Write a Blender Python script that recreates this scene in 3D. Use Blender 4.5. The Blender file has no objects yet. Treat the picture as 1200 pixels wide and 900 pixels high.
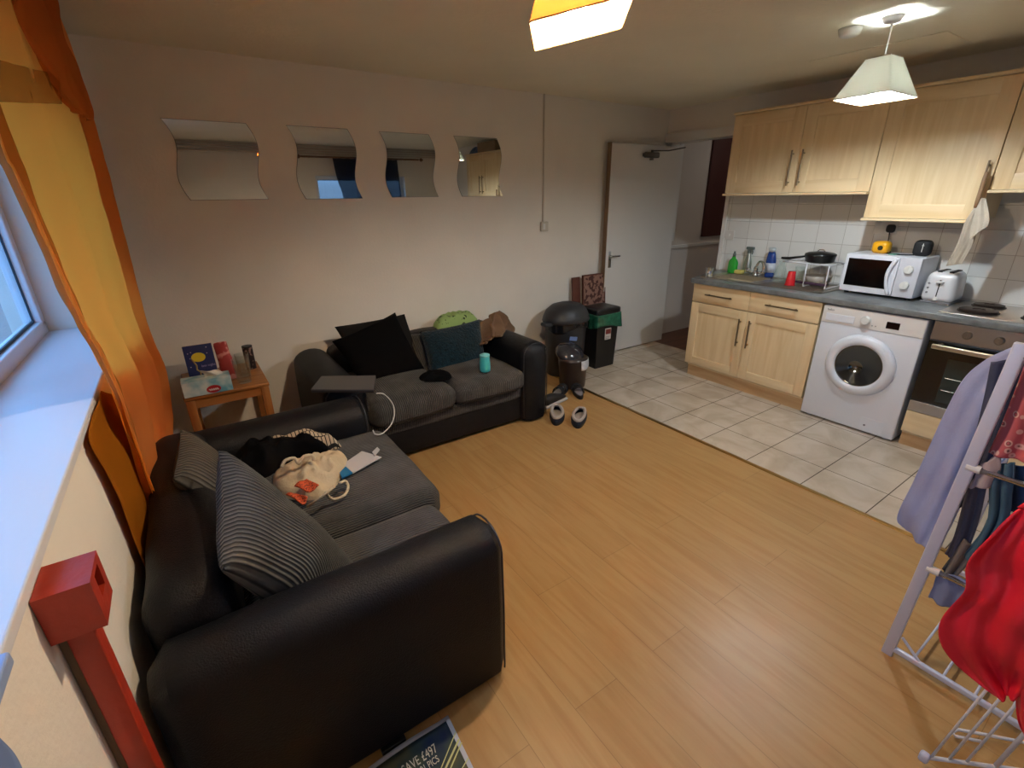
import bpy, bmesh, math, random
from mathutils import Vector, Matrix, noise
random.seed(7)
C = bpy.context.scene.collection
PI = math.pi
V = Vector

# ------------------------------------------------------------------ camera frame (used to turn photo measurements into places)
CAM_H = 1.6
FPX = 557.72
ya, pa, ra = [math.radians(a) for a in (33.958, 21.488, -0.816)]
FW = V((math.sin(ya)*math.cos(pa), math.cos(ya)*math.cos(pa), -math.sin(pa)))
_r = FW.cross(V((0, 0, 1))).normalized(); _u = _r.cross(FW)
RT = math.cos(ra)*_r + math.sin(ra)*_u
UP = -math.sin(ra)*_r + math.cos(ra)*_u
def at(px, py, axis, val):
    """the point seen at photo pixel (px,py) on the plane axis=val"""
    d = (px-600)/FPX*RT - (py-450)/FPX*UP + FW
    o = V((0, 0, CAM_H)); k = 'xyz'.index(axis)
    return o + d*((val-o[k])/d[k])

# ------------------------------------------------------------------ materials
def lin(c):
    if isinstance(c, str):
        c = [int(c[i:i+2], 16)/255 for i in (0, 2, 4)]
    return tuple((x/12.92 if x <= .04045 else ((x+.055)/1.055)**2.4) for x in c)+(1,)
MATS = {}
def mat(name, col, rough=.6, metal=0, bump=0, bscale=40, var=0, vscale=6, spec=.5, sheen=0, trans=0, emis=None, estr=0, alpha=1, coat=0, stretch=None, coord='Object'):
    if name in MATS: return MATS[name]
    m = bpy.data.materials.new(name); m.use_nodes = True; MATS[name] = m
    nt = m.node_tree; N = nt.nodes; L = nt.links; b = N['Principled BSDF']
    b.inputs['Base Color'].default_value = lin(col); b.inputs['Roughness'].default_value = rough
    b.inputs['Metallic'].default_value = metal; b.inputs['Specular IOR Level'].default_value = spec
    b.inputs['Sheen Weight'].default_value = sheen; b.inputs['Transmission Weight'].default_value = trans
    b.inputs['Coat Weight'].default_value = coat; b.inputs['Alpha'].default_value = alpha
    if emis: b.inputs['Emission Color'].default_value = lin(emis); b.inputs['Emission Strength'].default_value = estr
    tc = N.new('ShaderNodeTexCoord'); mp = N.new('ShaderNodeMapping'); L.new(tc.outputs[coord], mp.inputs['Vector'])
    if stretch: mp.inputs['Scale'].default_value = stretch
    if bump:
        n = N.new('ShaderNodeTexNoise'); n.inputs['Scale'].default_value = bscale; n.inputs['Detail'].default_value = 4
        L.new(mp.outputs[0], n.inputs['Vector'])
        bu = N.new('ShaderNodeBump'); bu.inputs['Strength'].default_value = bump; bu.inputs['Distance'].default_value = .01
        L.new(n.outputs['Fac'], bu.inputs['Height']); L.new(bu.outputs[0], b.inputs['Normal'])
    if var:
        n = N.new('ShaderNodeTexNoise'); n.inputs['Scale'].default_value = vscale; n.inputs['Detail'].default_value = 5
        L.new(mp.outputs[0], n.inputs['Vector'])
        mx = N.new('ShaderNodeMix'); mx.data_type = 'RGBA'
        c = lin(col); mx.inputs[6].default_value = tuple(x*(1-var) for x in c[:3])+(1,); mx.inputs[7].default_value = tuple(min(1, x*(1+var)) for x in c[:3])+(1,)
        rp = N.new('ShaderNodeMapRange'); rp.inputs[1].default_value = .3; rp.inputs[2].default_value = .7
        L.new(n.outputs['Fac'], rp.inputs[0]); L.new(rp.outputs[0], mx.inputs[0]); L.new(mx.outputs[2], b.inputs['Base Color'])
    return m
def nodes(m):
    nt = m.node_tree; return nt.nodes, nt.links, nt.nodes['Principled BSDF']
def ramp(N, fac_out, L, stops, interp='LINEAR'):
    r = N.new('ShaderNodeValToRGB'); r.color_ramp.interpolation = interp
    el = r.color_ramp.elements
    while len(el) < len(stops): el.new(.5)
    for e, (p, c) in zip(el, stops): e.position = p; e.color = lin(c)
    L.new(fac_out, r.inputs[0]); return r

def cord(name, c_hi, c_lo, axis, pitch, coord='Object', bumpd=.004):
    """corduroy: ribs varying along axis"""
    if name in MATS: return MATS[name]
    m = mat(name, c_hi, rough=.95, spec=.15, sheen=.1)
    N, L, b = nodes(m)
    tc = [n for n in N if n.type == 'TEX_COORD'][0]
    w = N.new('ShaderNodeTexWave'); w.wave_type = 'BANDS'; w.bands_direction = axis
    w.inputs['Scale'].default_value = 2*PI/(20*pitch)*1.0; w.inputs['Distortion'].default_value = .6; w.inputs['Detail Scale'].default_value = .6
    w.inputs['Detail'].default_value = 1
    if coord == 'RIB':
        a_ = N.new('ShaderNodeAttribute'); a_.attribute_name = 'rib'; cb_ = N.new('ShaderNodeCombineXYZ'); L.new(a_.outputs['Fac'], cb_.inputs[0]); L.new(cb_.outputs[0], w.inputs['Vector']); w.bands_direction = 'X'
    else: L.new(tc.outputs[coord], w.inputs['Vector'])
    n = N.new('ShaderNodeTexNoise'); n.inputs['Scale'].default_value = 9; n.inputs['Detail'].default_value = 3
    L.new(tc.outputs['Object'], n.inputs['Vector'])
    r = ramp(N, w.outputs['Fac'], L, [(0, c_lo), (.45, c_hi), (1, c_hi)])  # shade in the grooves between ribs is put into the colour
    r2 = ramp(N, n.outputs['Fac'], L, [(.3, 'b0b0b0'), (.7, 'ffffff')])
    mx = N.new('ShaderNodeMix'); mx.data_type = 'RGBA'; mx.blend_type = 'MULTIPLY'; mx.inputs[0].default_value = .8
    L.new(r.outputs[0], mx.inputs[6]); L.new(r2.outputs[0], mx.inputs[7]); L.new(mx.outputs[2], b.inputs['Base Color'])
    bu = N.new('ShaderNodeBump'); bu.inputs['Strength'].default_value = .9; bu.inputs['Distance'].default_value = bumpd
    L.new(w.outputs['Fac'], bu.inputs['Height']); L.new(bu.outputs[0], b.inputs['Normal'])
    return m
def wood(name, c1, c2, axis='Z', rough=.45, scale=1.0, coat=0):
    if name in MATS: return MATS[name]
    m = mat(name, c1, rough=rough, coat=coat, spec=.4)
    N, L, b = nodes(m); mp = [n for n in N if n.type == 'MAPPING'][0]
    s = {'X': (1.5, 22, 22), 'Y': (22, 1.5, 22), 'Z': (22, 22, 1.5)}[axis]
    mp.inputs['Scale'].default_value = tuple(x*scale for x in s)
    n = N.new('ShaderNodeTexNoise'); n.inputs['Scale'].default_value = 1; n.inputs['Detail'].default_value = 6; n.inputs['Distortion'].default_value = .6
    L.new(mp.outputs[0], n.inputs['Vector'])
    r = ramp(N, n.outputs['Fac'], L, [(.32, c2), (.62, c1)]); L.new(r.outputs[0], b.inputs['Base Color'])
    return m
def tiles(name, c1, c2, cm, tw, th, vec, mortar=.012, rough=.35, off=(0, 0), offset=0, bump=.3, mottled=.0):
    """vec: which object axes run along (u,v) e.g. 'xy' """
    m = mat(name, c1, rough=rough)
    N, L, b = nodes(m)
    tc = [n for n in N if n.type == 'TEX_COORD'][0]
    sp = N.new('ShaderNodeSeparateXYZ'); cb = N.new('ShaderNodeCombineXYZ'); L.new(tc.outputs['Object'], sp.inputs[0])
    L.new(sp.outputs['xyz'.index(vec[0])], cb.inputs[0]); L.new(sp.outputs['xyz'.index(vec[1])], cb.inputs[1])
    mp = N.new('ShaderNodeMapping'); mp.inputs['Location'].default_value = (off[0], off[1], 0); L.new(cb.outputs[0], mp.inputs['Vector'])
    br = N.new('ShaderNodeTexBrick'); br.offset = offset; br.squash = 1
    br.inputs['Scale'].default_value = 1; br.inputs['Brick Width'].default_value = tw; br.inputs['Row Height'].default_value = th
    br.inputs['Mortar Size'].default_value = mortar; br.inputs['Mortar Smooth'].default_value = .15; br.inputs['Bias'].default_value = 0
    br.inputs['Color1'].default_value = lin(c1); br.inputs['Color2'].default_value = lin(c2); br.inputs['Mortar'].default_value = lin(cm)
    L.new(mp.outputs[0], br.inputs['Vector'])
    out = br.outputs['Color']
    if mottled:
        n = N.new('ShaderNodeTexNoise'); n.inputs['Scale'].default_value = 4; n.inputs['Detail'].default_value = 8; n.inputs['Distortion'].default_value = 1
        L.new(mp.outputs[0], n.inputs['Vector'])
        r2 = ramp(N, n.outputs['Fac'], L, [(.35, 'd8d0c4'), (.65, 'ffffff')])
        mx = N.new('ShaderNodeMix'); mx.data_type = 'RGBA'; mx.blend_type = 'MULTIPLY'; mx.inputs[0].default_value = mottled
        L.new(out, mx.inputs[6]); L.new(r2.outputs[0], mx.inputs[7]); out = mx.outputs[2]
    L.new(out, b.inputs['Base Color'])
    bu = N.new('ShaderNodeBump'); bu.invert = True; bu.inputs['Strength'].default_value = bump; bu.inputs['Distance'].default_value = .003
    L.new(br.outputs['Fac'], bu.inputs['Height']); L.new(bu.outputs[0], b.inputs['Normal'])
    return m
def glassmat(name, tint='ffffff', op=.12, rough=.02):
    """thin clear pane: transparent mixed with gloss"""
    if name in MATS: return MATS[name]
    m = bpy.data.materials.new(name); m.use_nodes = True; MATS[name] = m
    N = m.node_tree.nodes; L = m.node_tree.links; N.clear()
    o = N.new('ShaderNodeOutputMaterial'); mx = N.new('ShaderNodeMixShader'); t = N.new('ShaderNodeBsdfTransparent'); g = N.new('ShaderNodeBsdfGlossy')
    t.inputs[0].default_value = lin(tint); g.inputs['Roughness'].default_value = rough; g.inputs['Color'].default_value = (.9, .95, .95, 1)
    f = N.new('ShaderNodeLayerWeight'); f.inputs[0].default_value = .5
    pw = N.new('ShaderNodeMath'); pw.operation = 'POWER'; pw.inputs[1].default_value = 4; L.new(f.outputs['Facing'], pw.inputs[0])
    ml = N.new('ShaderNodeMath'); ml.operation = 'MULTIPLY'; ml.inputs[1].default_value = .6; L.new(pw.outputs[0], ml.inputs[0])
    ad = N.new('ShaderNodeMath'); ad.operation = 'ADD'; ad.use_clamp = True; ad.inputs[1].default_value = op; L.new(ml.outputs[0], ad.inputs[0])
    L.new(ad.outputs[0], mx.inputs[0]); L.new(t.outputs[0], mx.inputs[1]); L.new(g.outputs[0], mx.inputs[2]); L.new(mx.outputs[0], o.inputs[0])
    return m
def fabric_glow(name, col, translucency=.5, rough=.9, transp=0):
    """thin cloth that light passes through"""
    if name in MATS: return MATS[name]
    m = bpy.data.materials.new(name); m.use_nodes = True; MATS[name] = m
    N = m.node_tree.nodes; L = m.node_tree.links; N.clear()
    o = N.new('ShaderNodeOutputMaterial'); mx = N.new('ShaderNodeMixShader'); d = N.new('ShaderNodeBsdfDiffuse'); t = N.new('ShaderNodeBsdfTranslucent')
    d.inputs[0].default_value = lin(col); t.inputs[0].default_value = lin(col); mx.inputs[0].default_value = translucency
    L.new(d.outputs[0], mx.inputs[1]); L.new(t.outputs[0], mx.inputs[2])
    out = mx.outputs[0]
    if transp:
        m2 = N.new('ShaderNodeMixShader'); tr = N.new('ShaderNodeBsdfTransparent'); m2.inputs[0].default_value = transp
        L.new(out, m2.inputs[1]); L.new(tr.outputs[0], m2.inputs[2]); out = m2.outputs[0]
    L.new(out, o.inputs[0]); return m

# ------------------------------------------------------------------ object helpers
OFF = {}
def props(o, label=None, cat=None, group=None, kind=None):
    if label: o['label'] = label
    if cat: o['category'] = cat
    if group: o['group'] = group
    if kind: o['kind'] = kind
    return o
def thing(name, label, cat, loc, group=None):
    o = bpy.data.objects.new(name, None); C.objects.link(o); o.location = loc; o.empty_display_size = .05
    OFF[o] = V(loc); return props(o, label, cat, group)
def link(me, name, m, parent=None, label=None, cat=None, group=None, kind=None, smooth=False, mods=()):
    o = bpy.data.objects.new(name, me); C.objects.link(o)
    for x in (m if isinstance(m, (list, tuple)) else [m]): me.materials.append(x)
    if smooth:
        for p in me.polygons: p.use_smooth = True
    if parent is None and kind != 'structure':
        vs = [v.co for v in me.vertices]
        c = V(((min(v.x for v in vs)+max(v.x for v in vs))/2, (min(v.y for v in vs)+max(v.y for v in vs))/2, min(v.z for v in vs)))
        me.transform(Matrix.Translation(-c)); o.location = c; OFF[o] = c
    else:
        OFF[o] = V((0, 0, 0))
    if parent is not None:
        o.parent = parent; o.matrix_parent_inverse = Matrix.Translation(-OFF[parent])
    for t, kw in mods:
        md = o.modifiers.new(t.lower(), t)
        for k, v in kw.items(): setattr(md, k, v)
    return props(o, label, cat, group, kind)

def ribs(o, ax, src='rib'):
    me = o.data; k = 'xyz'.index(ax); j = 1-k; at_ = me.attributes.new(src, 'FLOAT', 'POINT'); zt = max(v.co.z for v in me.vertices)
    for v in me.vertices:
        n = v.normal; w = n[k]**2/(n[k]**2+n[j]**2+1e-6) if abs(n.z) < .97 else 0
        at_.data[v.index].value = v.co[k] + (1 if n[k] > 0 else -1)*w*(zt-v.co.z)
class MB:
    def __init__(s, M=None): s.v = []; s.f = []; s.mi = []; s.M = M or Matrix.Identity(4); s.uv = {}
    def add(s, vs, fs, mi=0, M=None):
        T = s.M @ M if M is not None else s.M
        n = len(s.v); s.v += [T @ V(p) for p in vs]; s.f += [tuple(i+n for i in f) for f in fs]; s.mi += [mi]*len(fs); return s
    def box(s, a, b, mi=0, bev=0, M=None):
        x0, y0, z0 = [min(p, q) for p, q in zip(a, b)]; x1, y1, z1 = [max(p, q) for p, q in zip(a, b)]
        if bev:
            bm = bmesh.new(); bmesh.ops.create_cube(bm, size=1)
            for v in bm.verts: v.co = V(((x0+x1)/2+v.co.x*(x1-x0), (y0+y1)/2+v.co.y*(y1-y0), (z0+z1)/2+v.co.z*(z1-z0)))
            bmesh.ops.bevel(bm, geom=bm.edges[:], offset=min(bev, .49*min(x1-x0, y1-y0, z1-z0)), segments=3, affect='EDGES', profile=.5)
            bm.verts.index_update(); s.add([v.co.copy() for v in bm.verts], [[v.index for v in f.verts] for f in bm.faces], mi, M); bm.free(); return s
        vs = [(x0, y0, z0), (x1, y0, z0), (x1, y1, z0), (x0, y1, z0), (x0, y0, z1), (x1, y0, z1), (x1, y1, z1), (x0, y1, z1)]
        return s.add(vs, [(0, 3, 2, 1), (4, 5, 6, 7), (0, 1, 5, 4), (1, 2, 6, 5), (2, 3, 7, 6), (3, 0, 4, 7)], mi, M)
    def cyl(s, a, b, r, seg=16, r2=None, mi=0, caps=True):
        a = V(a); b = V(b); d = (b-a).normalized(); q = d.to_track_quat('Z', 'Y'); r2 = r if r2 is None else r2
        vs = []
        for P_, rr in ((a, r), (b, r2)):
            for i in range(seg):
                t = 2*PI*i/seg; vs.append(P_ + q @ V((rr*math.cos(t), rr*math.sin(t), 0)))
        fs = [(i, (i+1) % seg, seg+(i+1) % seg, seg+i) for i in range(seg)]
        if caps: fs += [tuple(range(seg-1, -1, -1)), tuple(range(seg, 2*seg))]
        return s.add(vs, fs, mi)
    def tube(s, pts, r, seg=8, closed=False, mi=0, rads=None):
        pts = [V(p) for p in pts]; n = len(pts); vs = []; q = None
        up = None
        for i, p in enumerate(pts):
            if closed: d = (pts[(i+1) % n]-pts[i-1]).normalized()
            else: d = (pts[min(i+1, n-1)]-pts[max(i-1, 0)]).normalized()
            if up is None: up = d.orthogonal().normalized()
            up = (up - d*up.dot(d)); up = up.normalized() if up.length > 1e-6 else d.orthogonal().normalized()
            sd = d.cross(up); rr = rads[i] if rads else r
            for k in range(seg):
                t = 2*PI*k/seg; vs.append(p + (up*math.cos(t)+sd*math.sin(t))*rr)
        fs = []
        for i in range(n if closed else n-1):
            j = (i+1) % n
            for k in range(seg): fs.append((i*seg+k, i*seg+(k+1) % seg, j*seg+(k+1) % seg, j*seg+k))
        if not closed: fs += [tuple(range(seg-1, -1, -1)), tuple(range((n-1)*seg, n*seg))]
        return s.add(vs, fs, mi)
    def lathe(s, prof, c, axis=(0, 0, 1), seg=28, mi=0, sx=1, sy=1, rotz=0, M=None):
        """prof: list of (radius, height)"""
        q = V(axis).to_track_quat('Z', 'Y'); vs = []; c = V(c)
        for r, h in prof:
            for i in range(seg):
                t = 2*PI*i/seg; p = V((r*math.cos(t)*sx, r*math.sin(t)*sy, h)); p.rotate(Matrix.Rotation(rotz, 3, 'Z').to_quaternion()); vs.append(c+q @ p)
        fs = []
        for j in range(len(prof)-1):
            for i in range(seg): fs.append((j*seg+i, j*seg+(i+1) % seg, (j+1)*seg+(i+1) % seg, (j+1)*seg+i))
        if prof[0][0] > 1e-6: fs.append(tuple(range(seg-1, -1, -1)))
        if prof[-1][0] > 1e-6: k = (len(prof)-1)*seg; fs.append(tuple(range(k, k+seg)))
        return s.add(vs, fs, mi, M)
    def prism(s, poly, axis, a, b, mi=0):
        """poly: 2D outline on the two other axes, extruded along axis from a to b"""
        k = 'xyz'.index(axis); n = len(poly); vs = []
        for t in (a, b):
            for p in poly:
                q = list(p); q.insert(k, t); vs.append(q)
        fs = [(i, (i+1) % n, n+(i+1) % n, n+i) for i in range(n)]+[tuple(range(n-1, -1, -1)), tuple(range(n, 2*n))]
        return s.add(vs, fs, mi)
    def soft(s, a, b, r=.05, puff=(0, 0, 0), n=14, noi=0, ns=4, seed=0, mi=0, M=None):
        """a padded block: rounded corners, bulging faces"""
        a = V([min(p, q) for p, q in zip(a, b)]); b = V([max(p, q) for p, q in zip(a, b)]) if False else V([max(p, q) for p, q in zip(a, b)])
        c = (a+b)/2; h = (b-a)/2
        bm = bmesh.new(); bmesh.ops.create_cube(bm, size=2); bmesh.ops.subdivide_edges(bm, edges=bm.edges[:], cuts=n, use_grid_fill=True)
        for v in bm.verts:
            p = v.co.copy(); q = V((p.x*h.x, p.y*h.y, p.z*h.z))
            rr = min(r, h.x, h.y, h.z); inn = V([max(-h[i]+rr, min(h[i]-rr, q[i])) for i in range(3)])
            d = q-inn
            if d.length > 1e-9: q = inn + d.normalized()*rr*min(1, 1)
            for i in range(3):
                j, k = [t for t in range(3) if t != i]
                q[i] += puff[i]*(1-p[j]**2)*(1-p[k]**2)*p[i]
            if noi:
                w = c+q; e = noise.noise(w*ns+V((seed, seed*2.1, 0)))*noi; q += d.normalized()*e if d.length > 1e-9 else V((0, 0, e))
            v.co = c+q
        bm.verts.index_update(); s.add([v.co.copy() for v in bm.verts], [[v.index for v in f.verts] for f in bm.faces], mi, M); bm.free(); return s
    def build(s, name, m, parent=None, smooth=False, mods=(), auto=None, **kw):
        me = bpy.data.meshes.new(name); me.from_pydata([tuple(v) for v in s.v], [], s.f); me.update()
        bm = bmesh.new(); bm.from_mesh(me); bmesh.ops.recalc_face_normals(bm, faces=bm.faces[:]); bm.to_mesh(me); bm.free()
        for p, i in zip(me.polygons, s.mi): p.material_index = i
        o = link(me, name, m, parent, smooth=smooth or auto is not None, mods=mods, **kw)
        if auto is not None:
            try: me.set_sharp_from_angle(angle=math.radians(auto))
            except Exception: pass
        return o

def polyat(pts, t):
    """point at parameter t in 0..1 along a polyline by index-even spacing"""
    x = t*(len(pts)-1); i = min(int(x), len(pts)-2); f = x-i
    return V(pts[i])*(1-f)+V(pts[i+1])*f
def smoothpoly(pts, t):
    n = len(pts)-1; x = t*n; i = min(int(x), n-1); f = x-i
    p = [V(pts[max(0, min(n, k))]) for k in (i-1, i, i+1, i+2)]
    return .5*((2*p[1])+(-p[0]+p[2])*f+(2*p[0]-5*p[1]+4*p[2]-p[3])*f*f+(-p[0]+3*p[1]-3*p[2]+p[3])*f**3)
def grid(name, fn, nu, nv, m, parent=None, thick=0, uvs=(1, 1), closed_u=False, sub=0, **kw):
    vs = []; fs = []
    for j in range(nv+1):
        for i in range(nu+1): vs.append(fn(i/nu, j/nv))
    for j in range(nv):
        for i in range(nu):
            a = j*(nu+1)+i; fs.append((a, a+1, a+nu+2, a+nu+1))
    me = bpy.data.meshes.new(name); me.from_pydata([tuple(v) for v in vs], [], fs); me.update()
    uv = me.uv_layers.new(name='UVMap')
    for lp in me.loops:
        k = lp.vertex_index; uv.data[lp.index].uv = ((k % (nu+1))/nu*uvs[0], (k//(nu+1))/nv*uvs[1])
    mods = []
    if thick: mods.append(('SOLIDIFY', dict(thickness=thick, offset=0)))
    if sub: mods.append(('SUBSURF', dict(levels=sub, render_levels=sub)))
    return link(me, name, m, parent, smooth=True, mods=mods, **kw)
def hanging(name, Lp, Rp, m, nu=24, nv=40, folds=((5, .012),), grow=.5, dirv=(1, 0, 0), noi=.006, seed=0, **kw):
    """cloth between a left and a right edge line (top to bottom), folded along dirv"""
    D = V(dirv)
    def fn(u, v):
        p = smoothpoly(Lp, v).lerp(smoothpoly(Rp, v), u)
        a = sum(amp*math.sin(2*PI*(k*u+.13*k+.15*math.sin(3*v+k))) for k, amp in folds)*(grow+(1-grow)*v)
        a += noi*noise.noise(p*9+V((seed, 0, seed)))
        return p+D*a
    return grid(name, fn, nu, nv, m, thick=kw.pop('thick', .003), **kw)
def pillow(name, TL, TR, BR, BL, t, m, n=26, pinch=.06, wrinkle=.01, seed=0, uvs=(1, 1), parent=None, sag=0, **kw):
    TL, TR, BR, BL = map(V, (TL, TR, BR, BL)); nrm = (TR-TL).cross(BL-TL).normalized()
    vs = []; fs = []; uvc = []
    for sgn in (1, -1):
        for j in range(n+1):
            for i in range(n+1):
                u, v = i/n*2-1, j/n*2-1
                uu = u*(1-pinch*(1-v*v)) ; vv = v*(1-pinch*(1-u*u))
                a = (uu+1)/2; b = (vv+1)/2
                p = TL.lerp(TR, a).lerp(BL.lerp(BR, a), b)
                h = t*((1-u*u)*(1-v*v))**.42 if abs(u) < 1 and abs(v) < 1 else 0
                w = wrinkle*noise.noise(p*7+V((seed, 0, 0)))*((1-u*u)*(1-v*v))**.3 if abs(u) < 1 and abs(v) < 1 else 0
                vs.append(p+nrm*sgn*(h+w)); uvc.append((i/n*uvs[0], j/n*uvs[1]))
        o = 0 if sgn == 1 else (n+1)**2
        for j in range(n):
            for i in range(n):
                q = o+j*(n+1)+i; f = (q, q+1, q+n+2, q+n+1); fs.append(f if sgn == 1 else f[::-1])
    me = bpy.data.meshes.new(name); me.from_pydata([tuple(v) for v in vs], [], fs); me.update()
    uv = me.uv_layers.new(name='UVMap')
    for lp in me.loops: uv.data[lp.index].uv = uvc[lp.vertex_index]
    bm = bmesh.new(); bm.from_mesh(me); bmesh.ops.remove_doubles(bm, verts=bm.verts[:], dist=1e-5); bmesh.ops.recalc_face_normals(bm, faces=bm.faces[:]); bm.to_mesh(me); bm.free()
    return link(me, name, m, parent, smooth=True, **kw)
def crumple(name, outline, z0, h, m, n=34, seed=0, rough=.5, fr=9, parent=None, tilt=None, thick=.004, **kw):
    """a heap of cloth: ridged folds rising over an irregular outline (list of (x,y)), closed underneath"""
    cx = sum(p[0] for p in outline)/len(outline); cy = sum(p[1] for p in outline)/len(outline); k = len(outline)
    rings = n//2; seg = 64; vs = []; fs = []; uvc = []
    def rim(t):
        pts = [(p[0], p[1], 0) for p in outline]; x = t*k; i = int(x) % k; f = x-int(x)
        p = [V(pts[(i+d) % k]) for d in (-1, 0, 1, 2)]
        return .5*((2*p[1])+(-p[0]+p[2])*f+(2*p[0]-5*p[1]+4*p[2]-p[3])*f*f+(-p[0]+3*p[1]-3*p[2]+p[3])*f**3)
    for j in range(rings+1):
        r = j/rings
        for i in range(seg):
            e = rim(i/seg); x = cx+(e.x-cx)*r; y = cy+(e.y-cy)*r
            q = V((x*fr, y*fr, seed*3.7)); rid = 1-abs(noise.noise(q))*2.2; rid2 = 1-abs(noise.noise(q*2.3+V((5, 1, 2))))*2
            dome = (1-r**3)**.7
            z = z0+h*dome*(.55+rough*.45*rid+.18*rough*rid2)+thick
            if tilt: z += tilt(x, y)
            vs.append((x, y, z)); uvc.append((x*6, y*6))
    for j in range(rings):
        for i in range(seg): fs.append((j*seg+i, (j+1)*seg+i, (j+1)*seg+(i+1) % seg, j*seg+(i+1) % seg))
    b = len(vs)
    for i in range(seg):
        e = rim(i/seg); vs.append((e.x, e.y, z0+(tilt(e.x, e.y) if tilt else 0))); uvc.append((e.x*6, e.y*6))
    for i in range(seg): fs.append((rings*seg+i, b+i, b+(i+1) % seg, rings*seg+(i+1) % seg))
    vs.append((cx, cy, z0+(tilt(cx, cy) if tilt else 0))); uvc.append((cx*6, cy*6))
    for i in range(seg): fs.append((b+i, b+seg, b+(i+1) % seg))
    me = bpy.data.meshes.new(name); me.from_pydata(vs, [], fs); me.update()
    uv = me.uv_layers.new(name='UVMap')
    for lp in me.loops: uv.data[lp.index].uv = uvc[lp.vertex_index]
    bm = bmesh.new(); bm.from_mesh(me); bmesh.ops.remove_doubles(bm, verts=bm.verts[:], dist=1e-5); bmesh.ops.recalc_face_normals(bm, faces=bm.faces[:]); bm.to_mesh(me); bm.free()
    return link(me, name, m, parent, smooth=True, **kw)
def text(name, s, size, M, m, parent=None, ext=.0004, sx=1, shear=0, align='LEFT', **kw):
    cu = bpy.data.curves.new(name, 'FONT'); cu.body = s; cu.size = size; cu.extrude = ext; cu.align_x = align; cu.shear = shear
    o = bpy.data.objects.new('tmp', cu); C.objects.link(o)
    dg = bpy.context.evaluated_depsgraph_get(); me = bpy.data.meshes.new_from_object(o.evaluated_get(dg)); bpy.data.objects.remove(o)
    me.transform(M @ Matrix.Diagonal((sx, 1, 1, 1))); me.name = name; me.materials.clear()
    return link(me, name, m, parent, **kw)
def basis(o, x, y):
    """matrix with local x, y along the given world directions"""
    x = V(x).normalized(); z = x.cross(V(y)).normalized(); y = z.cross(x)
    M = Matrix((x, y, z)).transposed().to_4x4(); M.translation = V(o); return M

# ------------------------------------------------------------------ shared materials
M_wall = mat('painted_wall', 'e7e0d4', rough=.85, bump=.15, bscale=60, var=.03, vscale=3)
M_ceil = mat('ceiling_paint', 'eee7d2', rough=.9, bump=.2, bscale=45, var=.03, vscale=2)
M_white = mat('white_gloss_paint', 'dddad4', rough=.35)
M_upvc = mat('white_plastic_frame', 'e4e8ee', rough=.3)
M_wplast = mat('white_plastic', 'e2e1dc', rough=.35)
M_beech = wood('beech_door', 'e8d0a6', 'dcc092', 'Z', .4)
M_beechh = wood('beech_rail', 'e8d0a6', 'dcc092', 'Y', .4)
M_steel = mat('brushed_steel', 'b9b4ac', rough=.3, metal=1, bump=.05, bscale=80, stretch=(1, .05, 1))
M_chrome = mat('chrome', 'd8d8d8', rough=.08, metal=1)
M_handle = mat('bronze_steel_handle', '8a7a66', rough=.35, metal=1)
M_leather = mat('black_leather', '0e0f14', rough=.5, bump=.3, bscale=220, var=.2, vscale=5, spec=.25)
M_black = mat('black_plastic', '141416', rough=.4)
M_blackm = mat('black_matte', '0f0f11', rough=.8)

# ================================================================== THE ROOM
XL, XK, YB, YF, ZC = -.30, 4.38, 3.6, -1.36, 2.387
XT = 2.715
# floors
M_lam = mat('laminate_floor', 'c69e6a', rough=.4)
def make_lam():
    N, L, b = nodes(M_lam); tc = [n for n in N if n.type == 'TEX_COORD'][0]
    sp = N.new('ShaderNodeSeparateXYZ'); cb = N.new('ShaderNodeCombineXYZ'); L.new(tc.outputs['Object'], sp.inputs[0]); L.new(sp.outputs[1], cb.inputs[0]); L.new(sp.outputs[0], cb.inputs[1])
    br = N.new('ShaderNodeTexBrick'); br.offset = .37; br.inputs['Scale'].default_value = 1; br.inputs['Brick Width'].default_value = 1.25; br.inputs['Row Height'].default_value = .192
    br.inputs['Mortar Size'].default_value = .0012; br.inputs['Mortar Smooth'].default_value = .3
    br.inputs['Color1'].default_value = lin('b9945f'); br.inputs['Color2'].default_value = lin('b38d59'); br.inputs['Mortar'].default_value = lin('957347')
    L.new(cb.outputs[0], br.inputs['Vector'])
    mp = N.new('ShaderNodeMapping'); mp.inputs['Scale'].default_value = (16, 1.6, 1); L.new(tc.outputs['Object'], mp.inputs['Vector'])
    n = N.new('ShaderNodeTexNoise'); n.inputs['Scale'].default_value = 1.6; n.inputs['Detail'].default_value = 7; n.inputs['Distortion'].default_value = .8; L.new(mp.outputs[0], n.inputs['Vector'])
    r = ramp(N, n.outputs['Fac'], L, [(.3, 'ecdcc6'), (.6, 'ffffff')])
    mx = N.new('ShaderNodeMix'); mx.data_type = 'RGBA'; mx.blend_type = 'MULTIPLY'; mx.inputs[0].default_value = .8
    L.new(br.outputs['Color'], mx.inputs[6]); L.new(r.outputs[0], mx.inputs[7]); L.new(mx.outputs[2], b.inputs['Base Color'])
    rr = N.new('ShaderNodeMapRange'); rr.inputs[3].default_value = .33; rr.inputs[4].default_value = .47
    n2 = N.new('ShaderNodeTexNoise'); n2.inputs['Scale'].default_value = 5; n2.inputs['Detail'].default_value = 5; L.new(tc.outputs['Object'], n2.inputs['Vector']); L.new(n2.outputs['Fac'], rr.inputs[0]); L.new(rr.outputs[0], b.inputs['Roughness'])
make_lam()
S = dict(kind='structure')
MB().box((XL-.35, YF-.3, -.1), (XT, YB+.2, 0)).build('floor', M_lam, **S)
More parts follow.
